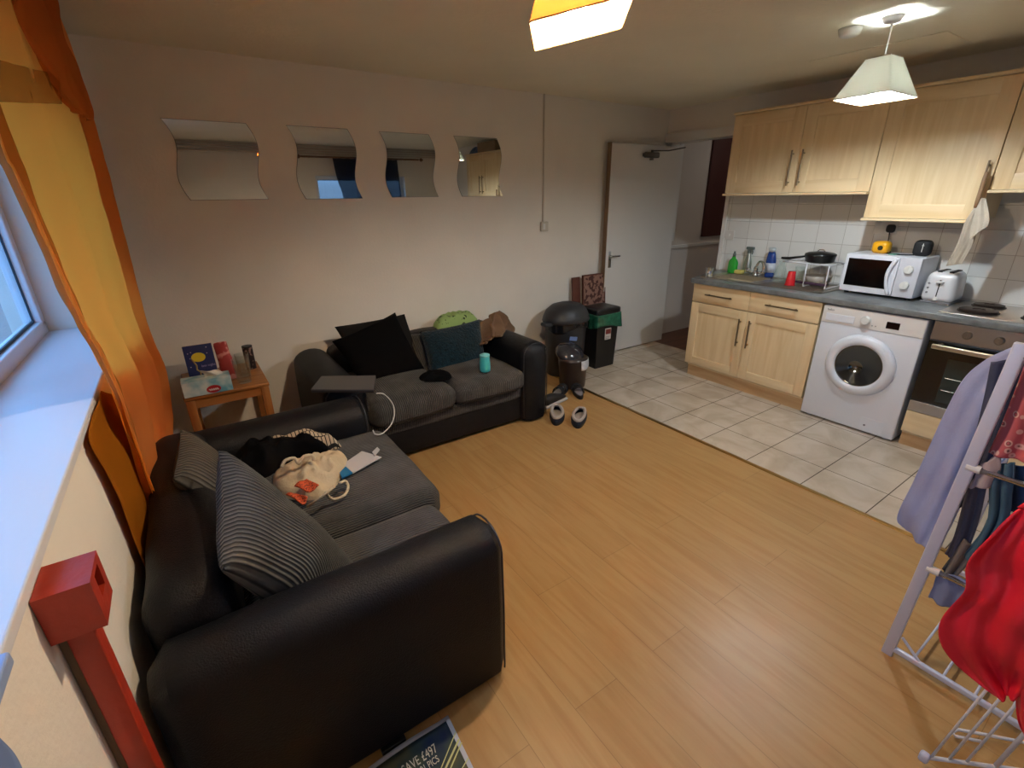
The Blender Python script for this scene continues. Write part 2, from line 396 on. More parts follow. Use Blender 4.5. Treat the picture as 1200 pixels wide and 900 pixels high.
M_tile = tiles('cream_floor_tiles', 'd6c9b8', 'cfc2b0', '5e5348', .338, .338, 'xy', mortar=.0028, rough=.22, off=(-3.032+.338*20, -1.034+.338*20), mottled=.7)
MB().box((XT, YF-.3, -.1), (XK, YB+.2, 0)).build('floor', M_tile, **S)
M_hallf = wood('hall_floor_wood', '6d4127', '4f2c18', 'X', .4)
MB().box((XK, 2.2, -.1), (7.2, YB+.3, -.002)).build('floor', M_hallf, **S)
M_brass = mat('brass_strip', 'a98a54', rough=.3, metal=1)
MB().box((XT-.014, YF, 0), (XT+.014, YB-.02, .005), bev=.002).build('trim_1', M_brass, **S)
# ceiling
MB().box((XL-.35, YF-.3, ZC), (7.2, YB+.3, ZC+.1)).build('ceiling', M_ceil, **S)
MB().box((3.62, 1.2, ZC-.004), (4.02, 1.9, ZC)).build('trim_2', M_ceil, **S)
# back wall
MB().box((XL-.35, YB, 0), (XK, YB+.12, ZC)).build('wall_back', M_wall, **S)
MB().box((XL, YB-.015, 0), (3.4, YB, .09), bev=.004).build('baseboard_back', M_white, **S)
# kitchen wall with the door opening (y 2.83 .. 3.53)
w = MB(); w.box((XK, YF-.3, 0), (XK+.12, 2.83, ZC)); w.box((XK, 2.83, 2.09), (XK+.12, 3.53, ZC)); w.box((XK, 3.53, 0), (XK+.12, YB, ZC))
w.build('wall_right', M_wall, **S)
f = MB(); f.box((XK-.02, 3.522, 0), (XK+.14, 3.575, 2.069)); f.box((XK-.035, 2.79, 2.085), (XK+.14, 3.595, 2.165)); f.box((XK-.02, 2.80, .905), (XK+.14, 2.837, 2.069)); f.box((XK-.002, 2.80, 0), (XK+.14, 2.837, .90))
f.build('trim_3', M_white, **S)
M_splash = tiles('white_wall_tiles', 'dcdcd8', 'd4d3ce', 'a9a59d', .2, .15, 'yz', mortar=.002, rough=.12, off=(.03, -.01))
MB().box((XK-.008, YF, .88), (XK, 2.83, 1.62)).build('wall_right', M_splash, **S)
# hallway beyond
M_hall = mat('hall_wall_paint', 'cfc6bd', rough=.8); M_maroon = mat('maroon_paint', '4a211b', rough=.6)
h = MB(); h.box((XK+.12, 3.68, 0), (7.2, 3.8, ZC)); h.box((7.1, 2.2, 0), (7.2, 3.8, ZC)); h.box((XK+.12, 2.2, 0), (7.2, 2.3, ZC)); h.build('wall_hallway', M_hall, **S)
h = MB(); h.box((4.5, 3.66, 1.02), (7.1, 3.68, 1.05)); h.box((4.5, 3.665, 0), (4.66, 3.68, ZC)); h.box((4.7, 3.668, 1.1), (4.75, 3.68, 2.1)); h.build('trim_4', M_white, **S)
MB().box((5.25, 3.655, 1.12), (7.1, 3.68, 2.3)).build('trim_5', M_maroon, **S)
# left wall with deep window reveal
WY0, WY1, WZ0, WZ1, XW = .13, 2.79, 1.082, 2.07, -.566
w = MB(); w.box((XL-.35, YF-.3, 0), (XL, YB, WZ0-.02)); w.box((XL-.35, YF-.3, WZ1), (XL, YB, ZC)); w.box((XL-.35, YF-.3, WZ0-.02), (XL, WY0, WZ1)); w.box((XL-.35, WY1, WZ0-.02), (XL, YB, WZ1))
w.build('wall_left', M_wall, **S)
# front wall (behind the camera) with its window
w = MB(); w.box((XL, YF-.2, 0), (2.05, YF, ZC)); w.box((3.55, YF-.2, 0), (XK, YF, ZC)); w.box((2.05, YF-.2, 1.95), (3.55, YF, ZC)); w.box((2.05, YF-.2, 0), (3.55, YF, .95))
w.build('wall_front', M_wall, **S)
w = MB()
for z in (2.37, 2.335, 2.30, 2.265): w.box((XL, YF, z-.012), (XK, YF+.04+.012*(z-2.26)*10, z+.006))
w.build('trim_6', mat('coving', 'cfc5b6', rough=.8), **S)

def window(name, axis, u0, u1, z0, z1, w0, depth, cuts, transom=None):
    """frame in the plane axis=w0; u runs along the wall"""
    def bx(mb, ua, ub, za, zb, d0, d1, bev=.006):
        if axis == 'x': mb.box((w0+d0, ua, za), (w0+d1, ub, zb), bev=bev)
        else: mb.box((ua, w0+d0, za), (ub, w0+d1, zb), bev=bev)
    t = .055; f = MB()
    bx(f, u0, u1, z0, z0+t, 0, depth); bx(f, u0, u1, z1-t, z1, 0, depth)
    us = [u0]+cuts+[u1]
    for u in us:
        a = min(max(u-t/2, u0), u1-t); bx(f, a, a+t, z0+t*.6, z1-t*.6, 0, depth)
    fr = f.build(name, M_upvc, **S)
    g = glassmat('window_glass', 'f4fbff', .05)
    gk = MB(); MG = mat('rubber_gasket', '2b3a44', rough=.6)
    for a, b in zip(us[:-1], us[1:]):
        a2 = a+t*.9; b2 = b-t*.9; za, zb = z0+t, z1-t
        p = MB(); bx(p, a2, b2, za, zb, depth*.45, depth*.45+.004, 0); p.build('pane', g, fr)
        for (ua, ub, zc, zd) in ((a2, b2, za, za+.01), (a2, b2, zb-.01, zb), (a2, a2+.01, za, zb), (b2-.01, b2, za, zb)): bx(gk, ua, ub, zc, zd, depth*.5, depth*.62, 0)
    gk.build('gasket', MG, fr)
    return fr
window('window_1', 'x', WY0, WY1, WZ0, WZ1, XW-.03, .06, [1.03, 1.9])
MB().box((XW, WY0, WZ0-.02), (XL+.012, WY1, WZ0+.003), bev=.004).build('trim_7', mat('sill_paint', 'd6d8dc', rough=.4), **S)
window('window_2', 'y', 2.05, 3.55, .95, 1.95, YF-.16, .06, [2.8])

t = thing('hall_fill_lamp', 'unseen lamp added to brighten the hallway beyond the door opening', 'lamp', (5.6, 2.9, ZC))  # out-of-view lamp, added to brighten the hallway
mh = bpy.data.materials.new('hall_fill'); mh.use_nodes = True; mh.node_tree.nodes['Principled BSDF'].inputs['Emission Color'].default_value = (1, .93, .86, 1); mh.node_tree.nodes['Principled BSDF'].inputs['Emission Strength'].default_value = 3
b = MB(); b.lathe([(.0, -.07), (.09, -.06), (.14, -.02), (.14, 0)], (5.6, 2.9, ZC)); b.build('fill_dome', mh, t, smooth=True)

# ------------------------------------------------------------------ the open door, flat against the back wall
dl = MB(); dl.box((3.50, 3.50, .012), (4.352, 3.54, 2.05), bev=.003); D = dl.build('door_1', M_white, **S)
MB().box((3.492, 3.498, .01), (3.500, 3.545, 2.055)).build('edge_strip', mat('door_edge_wood', '7d6348', rough=.6), D)  # thin brown strip along the free edge of the leaf
hd = MB(); hd.box((3.535, 3.492, .92), (3.572, 3.50, 1.08), bev=.003); hd.cyl((3.553, 3.495, 1.035), (3.553, 3.455, 1.035), .009); hd.tube([(3.553, 3.458, 1.035), (3.60, 3.455, 1.035), (3.655, 3.457, 1.033)], .0085)
hd.build('door_handle', M_chrome, D, auto=40)
cl = MB(); cl.box((3.93, 3.462, 1.935), (4.13, 3.50, 1.985), bev=.012); cl.cyl((4.03, 3.48, 1.93), (4.03, 3.48, 1.915), .02)
cl.box((3.915, 3.47, 1.945), (3.93, 3.495, 1.975)); cl.build('door_closer', mat('closer_metal', '6f6a62', rough=.4, metal=.9), D, auto=40)
ar = MB(); ar.tube([(4.03, 3.48, 1.998), (4.2, 3.42, 2.0), (4.372, 3.36, 2.03)], .006); ar.cyl((4.03, 3.48, 1.985), (4.03, 3.48, 2.005), .012)
ar.build('closer_arm', M_MET if False else MATS['closer_metal'], D, auto=40)

# ------------------------------------------------------------------ four wavy mirrors
M_mirror = mat('mirror_glass', 'c9ccca', rough=.01, metal=1); M_medge = mat('mirror_edge', '5c5f58', rough=.3)
def mirror(x0, x1, z0, z1, label):
    n = 24; L_ = []; R_ = []
    for i in range(n+1):
        t = i/n; z = z1+(z0-z1)*t; wv = .022*math.sin(2*PI*t*1.0+.0) 
        L_.append((x0+.018+.02*math.cos(PI*t*1.0)*-1*0+wv*1.0+.012*(t-.5)*0-.03*(1-t)**4+.02*t**4, z)); R_.append((x1-.018+wv-.03*(1-t)**4+.02*t**4, z))
    poly = L_+R_[::-1]
    b = MB(); b.prism([(x, z) for x, z in poly], 'y', YB-.004, YB-.0015)
    o = b.build('wavy_mirror', M_medge, label=label, cat='mirror', group='wavy mirrors in a row on the wall')
    fz = MB(); fz.prism([((x-(x0+x1)/2)*.988+(x0+x1)/2, (z-(z0+z1)/2)*.99+(z0+z1)/2) for x, z in poly], 'y', YB-.0046, YB-.004)
    fz.build('mirror_face', M_mirror, o)
mirror(.09, .555, 1.604, 2.035, 'leftmost wavy-edged wall mirror, widest in the photo, showing mostly plain wall')
mirror(.745, 1.165, 1.602, 2.038, 'second wavy-edged wall mirror from the left, reflecting a window and dark curtain')
mirror(1.347, 1.76, 1.606, 2.035, 'third wavy-edged wall mirror, reflecting a narrow dark curtain at its left edge')
mirror(1.93, 2.355, 1.605, 2.036, 'rightmost wavy-edged wall mirror, reflecting wooden kitchen wall cupboards')

# ------------------------------------------------------------------ wall switch with cable trunking
t = thing('wall_socket', 'white electrical box on the back wall at the foot of a thin vertical trunking', 'wall socket', (2.79, YB, 1.3))
MB().box((2.752, YB-.03, 1.305), (2.828, YB, 1.385), bev=.006).build('socket_box', mat('old_white_plastic', 'cfc8b8', rough=.4), t)
MB().box((2.765, YB-.036, 1.32), (2.79, YB-.03, 1.37), bev=.003).build('rocker', M_wplast, t)
MB().box((2.776, YB-.012, 1.385), (2.79, YB, ZC), bev=.003).build('cable_trunking', mat('painted_trunking', 'cbc0b2', rough=.6), t)

# ================================================================== KITCHEN
def bar_handle(p, q, out, parent, name='handle'):
    p, q, out = V(p), V(q), V(out); d = (q-p).normalized(); b = MB()
    b.cyl(p+out, q+out, .006, 12)
    for s in (p+d*.025, q-d*.025): b.cyl(s, s+out, .005, 10)
    return b.build(name, M_handle, parent, auto=40)
def shaker(name, x, y0, y1, z0, z1, parent, mm=None, fr=.075, panel=True):
    """door face at x, facing -x"""
    b = MB(); g = .0015; y0 += g; y1 -= g; z0 += g; z1 -= g
    if panel:
        b.box((x, y0, z0), (x+.02, y0+fr, z1), bev=.002); b.box((x, y1-fr, z0), (x+.02, y1, z1), bev=.002)
        b.box((x+.0005, y0+fr-.001, z0), (x+.02, y1-fr+.001, z0+fr), mi=1, bev=.0015); b.box((x+.0005, y0+fr-.001, z1-fr), (x+.02, y1-fr+.001, z1), mi=1, bev=.0015)
        b.box((x+.008, y0+fr-.002, z0+fr-.002), (x+.02, y1-fr+.002, z1-fr+.002))
    else: b.box((x, y0, z0), (x+.02, y1, z1), bev=.002, mi=1)
    return b.build(name, [M_beech, M_beechh], parent, auto=30)
M_carc = mat('cabinet_carcass', 'd9c6a4', rough=.5); M_gap = mat('cupboard_inside', '6b5335', rough=.8)
KX = 3.755
def base_unit(y0, y1, hinge, label):
    t = thing('base_cupboard', label, 'cupboard', ((KX+XK)/2, (y0+y1)/2, 0), 'beech base cupboards under the sink')
    MB().box((KX+.021, y0+.002, .115), (XK-.01, y1-.002, .862)).build('body', M_carc, t)
    d = shaker('door', KX, y0, y1, .118, .695, t)
    hy = y0+.045 if hinge == 'lo' else y1-.045
    bar_handle((KX, hy, .40), (KX, hy, .63), (-.03, 0, 0), d)
    r = shaker('drawer_front', KX, y0, y1, .70, .86, t, panel=False)
    my = (y0+y1)/2
    bar_handle((KX, my-.125, .78), (KX, my+.125, .78), (-.03, 0, 0), r)
base_unit(2.10, 2.635, 'lo', 'beech base cupboard nearest the doorway, with a drawer and handle on its right')
base_unit(1.555, 2.10, 'hi', 'beech base cupboard next to the washing machine, with a drawer and handle on its left')
M_plinth = wood('plinth_wood', 'cfae84', 'b99468', 'Y', .5)
pl = MB(); pl.box((KX+.03, 1.555, 0), (KX+.045, 2.61, .115)); o = pl.build('plinth', M_plinth, label='pale wood plinth board along the floor under the two base cupboards', cat='plinth')
MB().box((KX+.018, 1.56, .098), (KX+.03, 2.61, .112), bev=.004).build('lip', M_beechh, o)
pl = MB(); pl.box((KX+.03, .31, 0), (KX+.045, .905, .105)); o = pl.build('plinth', M_plinth, label='short pale wood plinth board along the floor under the oven', cat='plinth')
MB().box((KX+.018, .31, .088), (KX+.03, .905, .102), bev=.004).build('lip', M_beechh, o)
t = thing('base_cupboard', 'beech base cupboard beyond the oven, mostly hidden behind the clothes airer', 'cupboard', ((KX+XK)/2, 0, 0))
MB().box((KX+.021, -.3, .0), (XK-.01, .30, .862)).build('body', M_carc, t); shaker('door', KX, -.3, .30, .118, .86, t)

# worktop with a cut-out for the sink bowl
M_top = mat('grey_laminate_worktop', '6d7172', rough=.3, bump=.05, bscale=120, var=.28, vscale=18)
ZT = .902
BX0, BX1, BY0, BY1 = 3.90, 4.22, 2.20, 2.58
w = MB(); z0 = .864
w.box((3.73, -.3, z0), (XK-.009, BY0, ZT), bev=.004)
w.box((3.73, BY0-.004, z0), (BX0, BY1+.004, ZT)); w.box((BX1, BY0-.004, z0), (XK-.009, BY1+.004, ZT))
w.prism([(3.73, BY1), (3.73, 2.655), (4.10, 2.76), (XK-.009, 2.80), (XK-.009, BY1)], 'z', z0, ZT)
w.build('worktop', M_top, label='long speckled grey kitchen worktop with a rolled front edge', cat='worktop', auto=30)

# sink
t = thing('kitchen_sink', 'stainless steel inset sink with bowl and drainer at the doorway end of the worktop', 'sink', (4.06, 2.2, ZT))
b = MB(); e = .012
b.box((BX0-.05, BY0-.03, ZT), (BX0+.002, BY1+.06, ZT+.004)); b.box((BX1-.002, BY0-.03, ZT), (BX1+.075, BY1+.06, ZT+.004)); b.box((BX0, BY1-.002, ZT), (BX1, BY1+.06, ZT+.004)); b.box((BX0, BY0-.03, ZT), (BX1, BY0+.002, ZT+.004))
for i, (a, c) in enumerate((((BX0-.05, 1.62, ZT+.0005), (BX0-.035, 2.64, ZT+.008)), ((BX1+.06, 1.62, ZT+.0005), (BX1+.075, 2.64, ZT+.008)), ((BX0-.05, 1.62, ZT+.0005), (BX1+.075, 1.635, ZT+.008)), ((BX0-.05, 2.625, ZT+.0005), (BX1+.075, 2.64, ZT+.008)))): b.box(a, c, bev=.003)
b.build('rim', M_steel, t)
b = MB(); b.box((BX0+.003, BY0+.003, .765), (BX1-.003, BY1-.003, .768))
for a, c in (((BX0+.001, BY0+.001, .765), (BX0+.003, BY1-.001, ZT+.002)), ((BX1-.003, BY0+.001, .765), (BX1-.001, BY1-.001, ZT+.002)), ((BX0+.001, BY0+.001, .765), (BX1-.001, BY0+.003, ZT+.002)), ((BX0+.001, BY1-.003, .765), (BX1-.001, BY1-.001, ZT+.002))): b.box(a, c)
b.cyl((4.06, 2.4, .768), (4.06, 2.4, .771), .03)
b.build('bowl', M_steel, t)
b = MB(); b.box((BX0-.036, 1.63, ZT+.0002), (BX1+.062, 2.172, ZT+.003))
for i in range(9): b.box((BX0-.01+i*.035, 1.70, ZT+.003), (BX0+i*.035, 2.12, ZT+.006), bev=.0015)
b.build('drainer', M_steel, t)
# mixer tap
zt = ZT+.0045
t = thing('mixer_tap', 'chrome kitchen mixer tap with a curved swan spout behind the sink bowl', 'tap', (4.255, 2.37, zt))
b = MB(); b.lathe([(.026, 0), (.026, .012), (.019, .02), (.018, .06), (.021, .065), (.019, .08)], (4.255, 2.37, zt)); b.build('body', M_chrome, t, smooth=True)
b = MB(); b.tube([(4.255+.0*i, 2.37, zt+.06) if i == 0 else (4.255-.035*(1-math.cos(PI*i/12)), 2.37-.055*(1-math.cos(PI*i/12)), zt+.06+.075*math.sin(PI*i/12)) for i in range(13)], .010, 12); b.build('spout', M_chrome, t, smooth=True)
for s, nm in ((.075, 1), (-.075, 2)):
    b = MB(); b.cyl((4.255, 2.37+s*.3, zt+.03), (4.255, 2.37+s, zt+.035), .010, 12); b.lathe([(.012, 0), (.02, .01), (.02, .028), (.014, .036), (0, .036)], (4.255, 2.37+s, zt+.025)); b.build('tap_handle', M_chrome, t, smooth=True)

# wall cupboards
WX = 4.04
def wall_unit(y0, y1, z0, z1, doors, handles, label):
    t = thing('wall_cupboard', label, 'cupboard', ((WX+XK)/2, (y0+y1)/2, z0), 'beech wall cupboards above the worktop')
    MB().box((WX+.021, y0+.001, z0+.004), (XK-.009, y1-.001, z1-.004)).build('body', M_carc, t)
    for (a, c), h in zip(doors, handles):
        d = shaker('door', WX, a, c, z0, z1, t, fr=.085)
        if h is not None: bar_handle((WX, h, z0+.05), (WX, h, z0+.30), (-.03, 0, 0), d)
    MB().box((WX-.035, y0, z0-.018), (WX+.02, y1, z0-.001), bev=.005).build('light_rail', M_beechh, t)
    MB().box((WX-.028, y0, z1+.001), (WX+.03, y1, z1+.02), bev=.005).build('cornice', M_beechh, t)
    return t
ZU = 2.195
wall_unit(1.545, 2.645, 1.60, ZU, [(2.07, 2.645), (1.545, 2.07)], [2.11, 2.03], 'double-door beech wall cupboard above the sink, two bar handles at its middle')
wall_unit(.925, 1.543, 1.43, ZU, [(.925, 1.543)], [None], 'tall single-door beech wall cupboard above the microwave, towel hanging at its corner')
wall_unit(.0, .923, 1.60, ZU, [(.462, .923), (.0, .462)], [.50, .42], 'double-door beech wall cupboard at the right edge of the photo, above the cooker')
bar_handle((WX, .955, 1.56), (WX, .955, 1.76), (-.03, 0, 0), [o for o in bpy.data.objects if o.name.startswith('door') and o.parent and 'tall single' in o.parent.get('label', '')][0])
# things on top of the cupboards, seen in the rightmost mirror
b = MB(); b.box((WX+.03, .30, ZU+.022), (WX+.30, .80, ZU+.16), bev=.004); b.build('cardboard_box', mat('brown_card', '8d7a62', rough=.8, var=.1), label='brown cardboard box on top of the wall cupboards, seen only in the mirror', cat='box')
crumple('carrier_bag', [(4.08, .02), (4.30, .0), (4.33, .24), (4.2, .28), (4.06, .22)], ZU+.001, .15, mat('blue_carrier_bag', '3b5f86', rough=.35, var=.3), label='crumpled blue carrier bag on top of the wall cupboards, seen only in the mirror', cat='bag')

# washing machine
M_wm = mat('washer_enamel', 'dfe2ea', rough=.28)
Y0, Y1 = .935, 1.54
t = thing('washing_machine', 'white front-loading washing machine with round glass door under the worktop', 'washing machine', (4.03, (Y0+Y1)/2, 0))
wx = 3.745
b = MB(); b.box((wx, Y0, .015), (4.30, Y1, .852), bev=.008)
for yy in (Y0+.05, Y1-.05):
    for xx in (wx+.05, 4.24): b.cyl((xx, yy, 0), (xx, yy, .02), .02)
b.build('casing', M_wm, t, auto=30)
b = MB(); b.box((wx-.004, Y0+.004, .735), (wx, Y1-.004, .848), bev=.002); cp = b.build('control_panel', mat('washer_panel', 'e0dcd8', rough=.3), t)
MB().box((wx-.008, Y1-.21, .75), (wx-.004, Y1-.03, .80), bev=.003).build('detergent_drawer', M_wm, cp)
b = MB(); b.lathe([(.030, 0), (.028, .02), (.024, .024), (0, .024)], (wx-.004, 1.262, .79), axis=(-1, 0, 0)); b.build('dial', M_wplast, cp, auto=40)
MB().box((wx-.0055, 1.07, .762), (wx-.004, 1.143, .806)).build('display', mat('dark_display', '1c0f0d', rough=.15), cp)
for yy, r_ in ((1.39, .006), (1.20, .004), (1.22, .004)): b = MB(); b.cyl((wx-.004, yy, .762), (wx-.007, yy, .762), r_); b.build('button', mat('grey_plastic', '77777c', rough=.4), cp)
text('brand_lettering', 'beko', .022, basis((wx-.0045, Y1-.03, .818), (0, -1, 0), (0, 0, 1)), mat('logo_grey', '55565c', rough=.4), cp)
DC = V((wx, 1.235, .475))
b = MB(); b.lathe([(.215, 0), (.212, .012), (.195, .03), (.17, .036), (.15, .03), (.142, .012), (.142, 0)], DC, axis=(-1, 0, 0), seg=48); dr = b.build('door', M_wm, t, smooth=True)
b = MB(); b.lathe([(.14, .012), (.128, -.01), (.10, -.03), (.06, -.045), (0, -.05)], DC, axis=(-1, 0, 0), seg=40); b.build('door_glass', mat('dark_door_glass', '0e100f', rough=.06, spec=.6, coat=.6), dr, smooth=True)
b = MB(); b.lathe([(.146, .02), (.140, .024), (.134, .018), (.136, .008)], DC, axis=(-1, 0, 0), seg=48); b.build('inner_ring', mat('chrome_dark', '6e6a62', rough=.15, metal=1), dr, smooth=True)
b = MB(); b.cyl((wx, 1.11, .065), (wx-.003, 1.11, .065), .007); b.build('screw_cap', mat('grey_plastic', '77777c'), t)
b = MB(); b.box((wx-.001, 1.0, .03), (wx+.001, 1.14, .12)); b.build('filter_flap', M_wm, t)

# built-under oven
t = thing('oven', 'built-under stainless steel oven with black glass door beneath the hob', 'oven', (4.05, .61, .1))
oy0, oy1, ox = .31, .908, 3.752
MB().box((ox+.02, oy0, .12), (4.3, oy1, .862)).build('body', mat('oven_shell', '8c8a86', rough=.4, metal=.8), t)
b = MB(); b.box((ox, oy0, .745), (ox+.02, oy1, .858), bev=.003); cp = b.build('control_panel', M_steel, t)
for y in (.74, .60, .46):
    b = MB(); b.lathe([(.024, 0), (.022, .018), (.018, .022), (0, .022)], (ox, y, .80), axis=(-1, 0, 0)); b.box((ox-.026, y-.003, .783), (ox-.02, y+.003, .817)); b.build('knob', mat('knob_steel', 'a19a8c', rough=.3, metal=1), cp, auto=40)
b = MB(); b.box((ox, oy0, .262), (ox+.02, oy1, .735), bev=.003); dr = b.build('door', mat('oven_black', '0b0c0c', rough=.08, spec=.6), t)
b = MB(); b.box((ox-.003, oy0, .262), (ox+.001, oy1, .33), bev=.001); b.build('door_trim', M_steel, dr)
b = MB(); b.box((ox-.001, oy0+.1, .36), (ox+.0005, oy1-.12, .64)); b.build('door_window', mat('oven_window', '1f2a28', rough=.08, spec=.6), dr)
b = MB(); b.tube([(ox-.001, oy0+.11, .44), (ox-.001, oy1-.13, .44)], .0012, 6); b.tube([(ox-.001, oy0+.11, .52), (ox-.001, oy1-.13, .52)], .0012, 6); b.build('oven_shelf', M_steel, dr)
b = MB(); b.box((ox-.048, oy0+.03, .695), (ox-.030, oy1-.03, .725), bev=.006)
for y in (oy0+.06, oy1-.06): b.box((ox-.035, y-.012, .70), (ox, y+.012, .72), bev=.003)
b.build('handle', mat('oven_handle', 'c8bca8', rough=.3, metal=.9), dr, auto=40)
MB().box((ox, oy0, .108), (ox+.02, oy1, .258), bev=.002).build('lower_panel', M_beechh, t)

# hob
t = thing('hob', 'stainless steel electric hob with four dark solid hotplates set in the worktop', 'hob', (4.07, .62, ZT))
hx0, hx1, hy0, hy1 = 3.80, 4.31, .34, .92
b = MB(); b.box((hx0, hy0, ZT), (hx1, hy1, ZT+.007), bev=.003); b.build('hob_plate', M_steel, t, auto=30)
M_ring = mat('burnt_hotplate', '2c211b', rough=.45, metal=.4, var=.4, vscale=20)
for (xx, yy, rr) in ((3.95, .77, .09), (4.18, .775, .075), (3.95, .50, .075), (4.18, .50, .09)):
    b = MB(); b.lathe([(rr+.008, 0), (rr+.008, .004), (rr, .005), (rr, .014), (rr-.006, .017), (rr*.35, .017), (rr*.33, .012), (0, .012)], (xx, yy, ZT+.007), seg=32); b.build('hotplate', M_ring, t, auto=40)

# microwave
mx0, mx1, my0, my1, mz0, mz1 = 4.03, 4.345, 1.133, 1.585, ZT+.016, ZT+.282
t = thing('microwave', 'white microwave oven with a dark door window standing on the worktop', 'microwave', (4.19, 1.36, ZT))
b = MB(); b.box((mx0+.02, my0, mz0), (mx1, my1, mz1), bev=.006); b.build('casing', M_wm, t, auto=30)
for xx in (4.08, 4.32):
    for yy in (1.17, 1.55): MB().cyl((xx, yy, ZT), (xx, yy, mz0+.003), .015).build('foot', M_black, t)
b = MB(); b.box((mx0, my0+.125, mz0+.002), (mx0+.02, my1, mz1-.002), bev=.005); dr = b.build('door', M_wm, t, auto=30)
poly = [(my1-.022-.0*1, mz0+.045), (my1-.022, mz1-.03), (my0+.165, mz1-.03)]
arc = [(my0+.165+.022*math.sin(PI*i/10), mz1-.03-(mz1-mz0-.075)*i/10) for i in range(1, 11)]
b = MB(); b.prism(poly+arc, 'x', mx0-.0015, mx0+.001); b.build('door_window', mat('black_glass', '070707', rough=.1, spec=.6), dr)
b = MB(); b.tube([(mx0-.012, my0+.14+.03*math.sin(PI*i/12), mz1-.015-(mz1-mz0-.03)*i/12) for i in range(13)], .011, 10); b.build('handle', M_wm, dr, smooth=True)
b = MB(); b.box((mx0, my0, mz0+.002), (mx0+.02, my0+.123, mz1-.002), bev=.005); cp = b.build('control_panel', mat('mw_panel', 'cfd0d8', rough=.3), t, auto=30)
for z in (mz0+.19, mz0+.085):
    b = MB(); b.lathe([(.027, 0), (.025, .018), (0, .02)], (mx0, my0+.06, z), axis=(-1, 0, 0)); b.box((mx0-.024, my0+.057, z-.02), (mx0-.017, my0+.063, z+.02)); b.build('knob', M_wplast, cp, auto=40)

# toaster
t = thing('toaster', 'white two-slice toaster between the microwave and the hob', 'toaster', (4.2, 1.02, ZT))
b = MB(); b.soft((4.07, .935, ZT+.008), (4.29, 1.105, ZT+.20), r=.035, puff=(.006, .004, .006), n=12)
for v in b.v:
    k = (v.z-ZT)/.2; v.y = 1.02+(v.y-1.02)*(1.04-.13*k); v.x = 4.18+(v.x-4.18)*(1.03-.08*k)
b.build('casing', mat('toaster_white', 'dcdde0', rough=.25), t, smooth=True)
b = MB(); b.box((4.075, .94, ZT), (4.285, 1.10, ZT+.012), bev=.004); b.build('base', mat('grey_plastic', '77777c'), t)
for yy in (.985, 1.045): b = MB(); b.box((4.10, yy-.012, ZT+.196), (4.26, yy+.012, ZT+.2075)); b.build('slot', M_blackm, t)
b = MB(); b.box((4.064, 1.017, ZT+.04), (4.07, 1.023, ZT+.155)); b.build('lever_slot', M_blackm, t)
b = MB(); b.box((4.045, 1.0, ZT+.135), (4.07, 1.04, ZT+.15), bev=.004); b.build('lever', M_wplast, t)
for z in (.07, .10, .13): b = MB(); b.cyl((4.068, 1.075, ZT+z), (4.06, 1.075, ZT+z), .006, 10); b.build('button', mat('grey_plastic', '77777c'), t)
b = MB(); b.lathe([(.013, 0), (.012, .008), (0, .009)], (4.068, 1.02, ZT+.035), axis=(-1, 0, 0)); b.build('dial', M_wplast, t)

# things on the microwave
t = thing('radio', 'small yellow rounded radio on the left of the microwave top', 'radio', (4.2, 1.44, mz1))
b = MB(); b.soft((4.15, 1.385, mz1), (4.24, 1.49, mz1+.085), r=.028, n=8); b.build('casing', mat('yellow_plastic', 'e5a512', rough=.35), t, smooth=True)
b = MB(); b.lathe([(.016, 0), (.015, .006), (0, .006)], (4.15, 1.43, mz1+.04), axis=(-1, 0, 0)); b.build('dial', mat('dark_olive', '2a2a18', rough=.4), t)
t = thing('portable_speaker', 'small black rounded speaker on the right of the microwave top', 'speaker', (4.2, 1.2, mz1))
b = MB(); b.soft((4.16, 1.15, mz1), (4.24, 1.25, mz1+.105), r=.03, n=8); b.build('casing', mat('black_mesh', '17181a', rough=.7, bump=.3, bscale=300), t, smooth=True)
b = MB(); b.box((4.157, 1.185, mz1+.07), (4.160, 1.197, mz1+.073)); b.box((4.157, 1.190, mz1+.03), (4.160, 1.193, mz1+.085)); b.build('logo', M_wplast, t)
b = MB(); b.tube([(4.19, 1.40, mz1+.004), (4.17, 1.36, mz1+.004), (4.15, 1.31, mz1+.004), (4.17, 1.27, mz1+.004), (4.20, 1.24, mz1+.004)], .004, 6); b.build('cable', M_blackm, label='short black cable lying across the microwave top', cat='cable')
b = MB(); b.box((4.14, 1.325, mz1), (4.21, 1.37, mz1+.006), bev=.002); b.build('sachet', mat('teal_orange', '5aa08c', rough=.5), label='small green packet lying on the microwave beside the yellow box', cat='packet')
t = thing('wall_socket', 'white double wall socket on the tiles above the microwave, black plug in it', 'wall socket', (XK-.01, 1.5, 1.30))
b = MB(); b.box((XK-.018, 1.43, 1.305), (XK-.009, 1.575, 1.39), bev=.003); b.build('plate', M_wplast, t)
for y in (1.455, 1.55): b = MB(); b.box((XK-.021, y-.008, 1.36), (XK-.018, y+.008, 1.378), bev=.001); b.build('rocker', M_wplast, t)
t = thing('plug', 'round black plug in the wall socket above the yellow box, its lead hanging down', 'plug', (XK-.03, 1.46, 1.34))
b = MB(); b.soft((XK-.06, 1.432, 1.318), (XK-.022, 1.49, 1.375), r=.02, n=6); b.build('plug_body', M_black, t, smooth=True)
b = MB(); b.tube([(XK-.05, 1.46, 1.32), (XK-.05, 1.455, 1.28), (XK-.06, 1.45, 1.23), (XK-.08, 1.43, mz1+.02), (XK-.12, 1.40, mz1+.005)], .004, 8); b.build('lead', M_black, t, smooth=True)
t = thing('wall_socket', 'white switch plate on the tiles at the doorway end, above the sink', 'wall socket', (XK-.01, 2.75, 1.19))
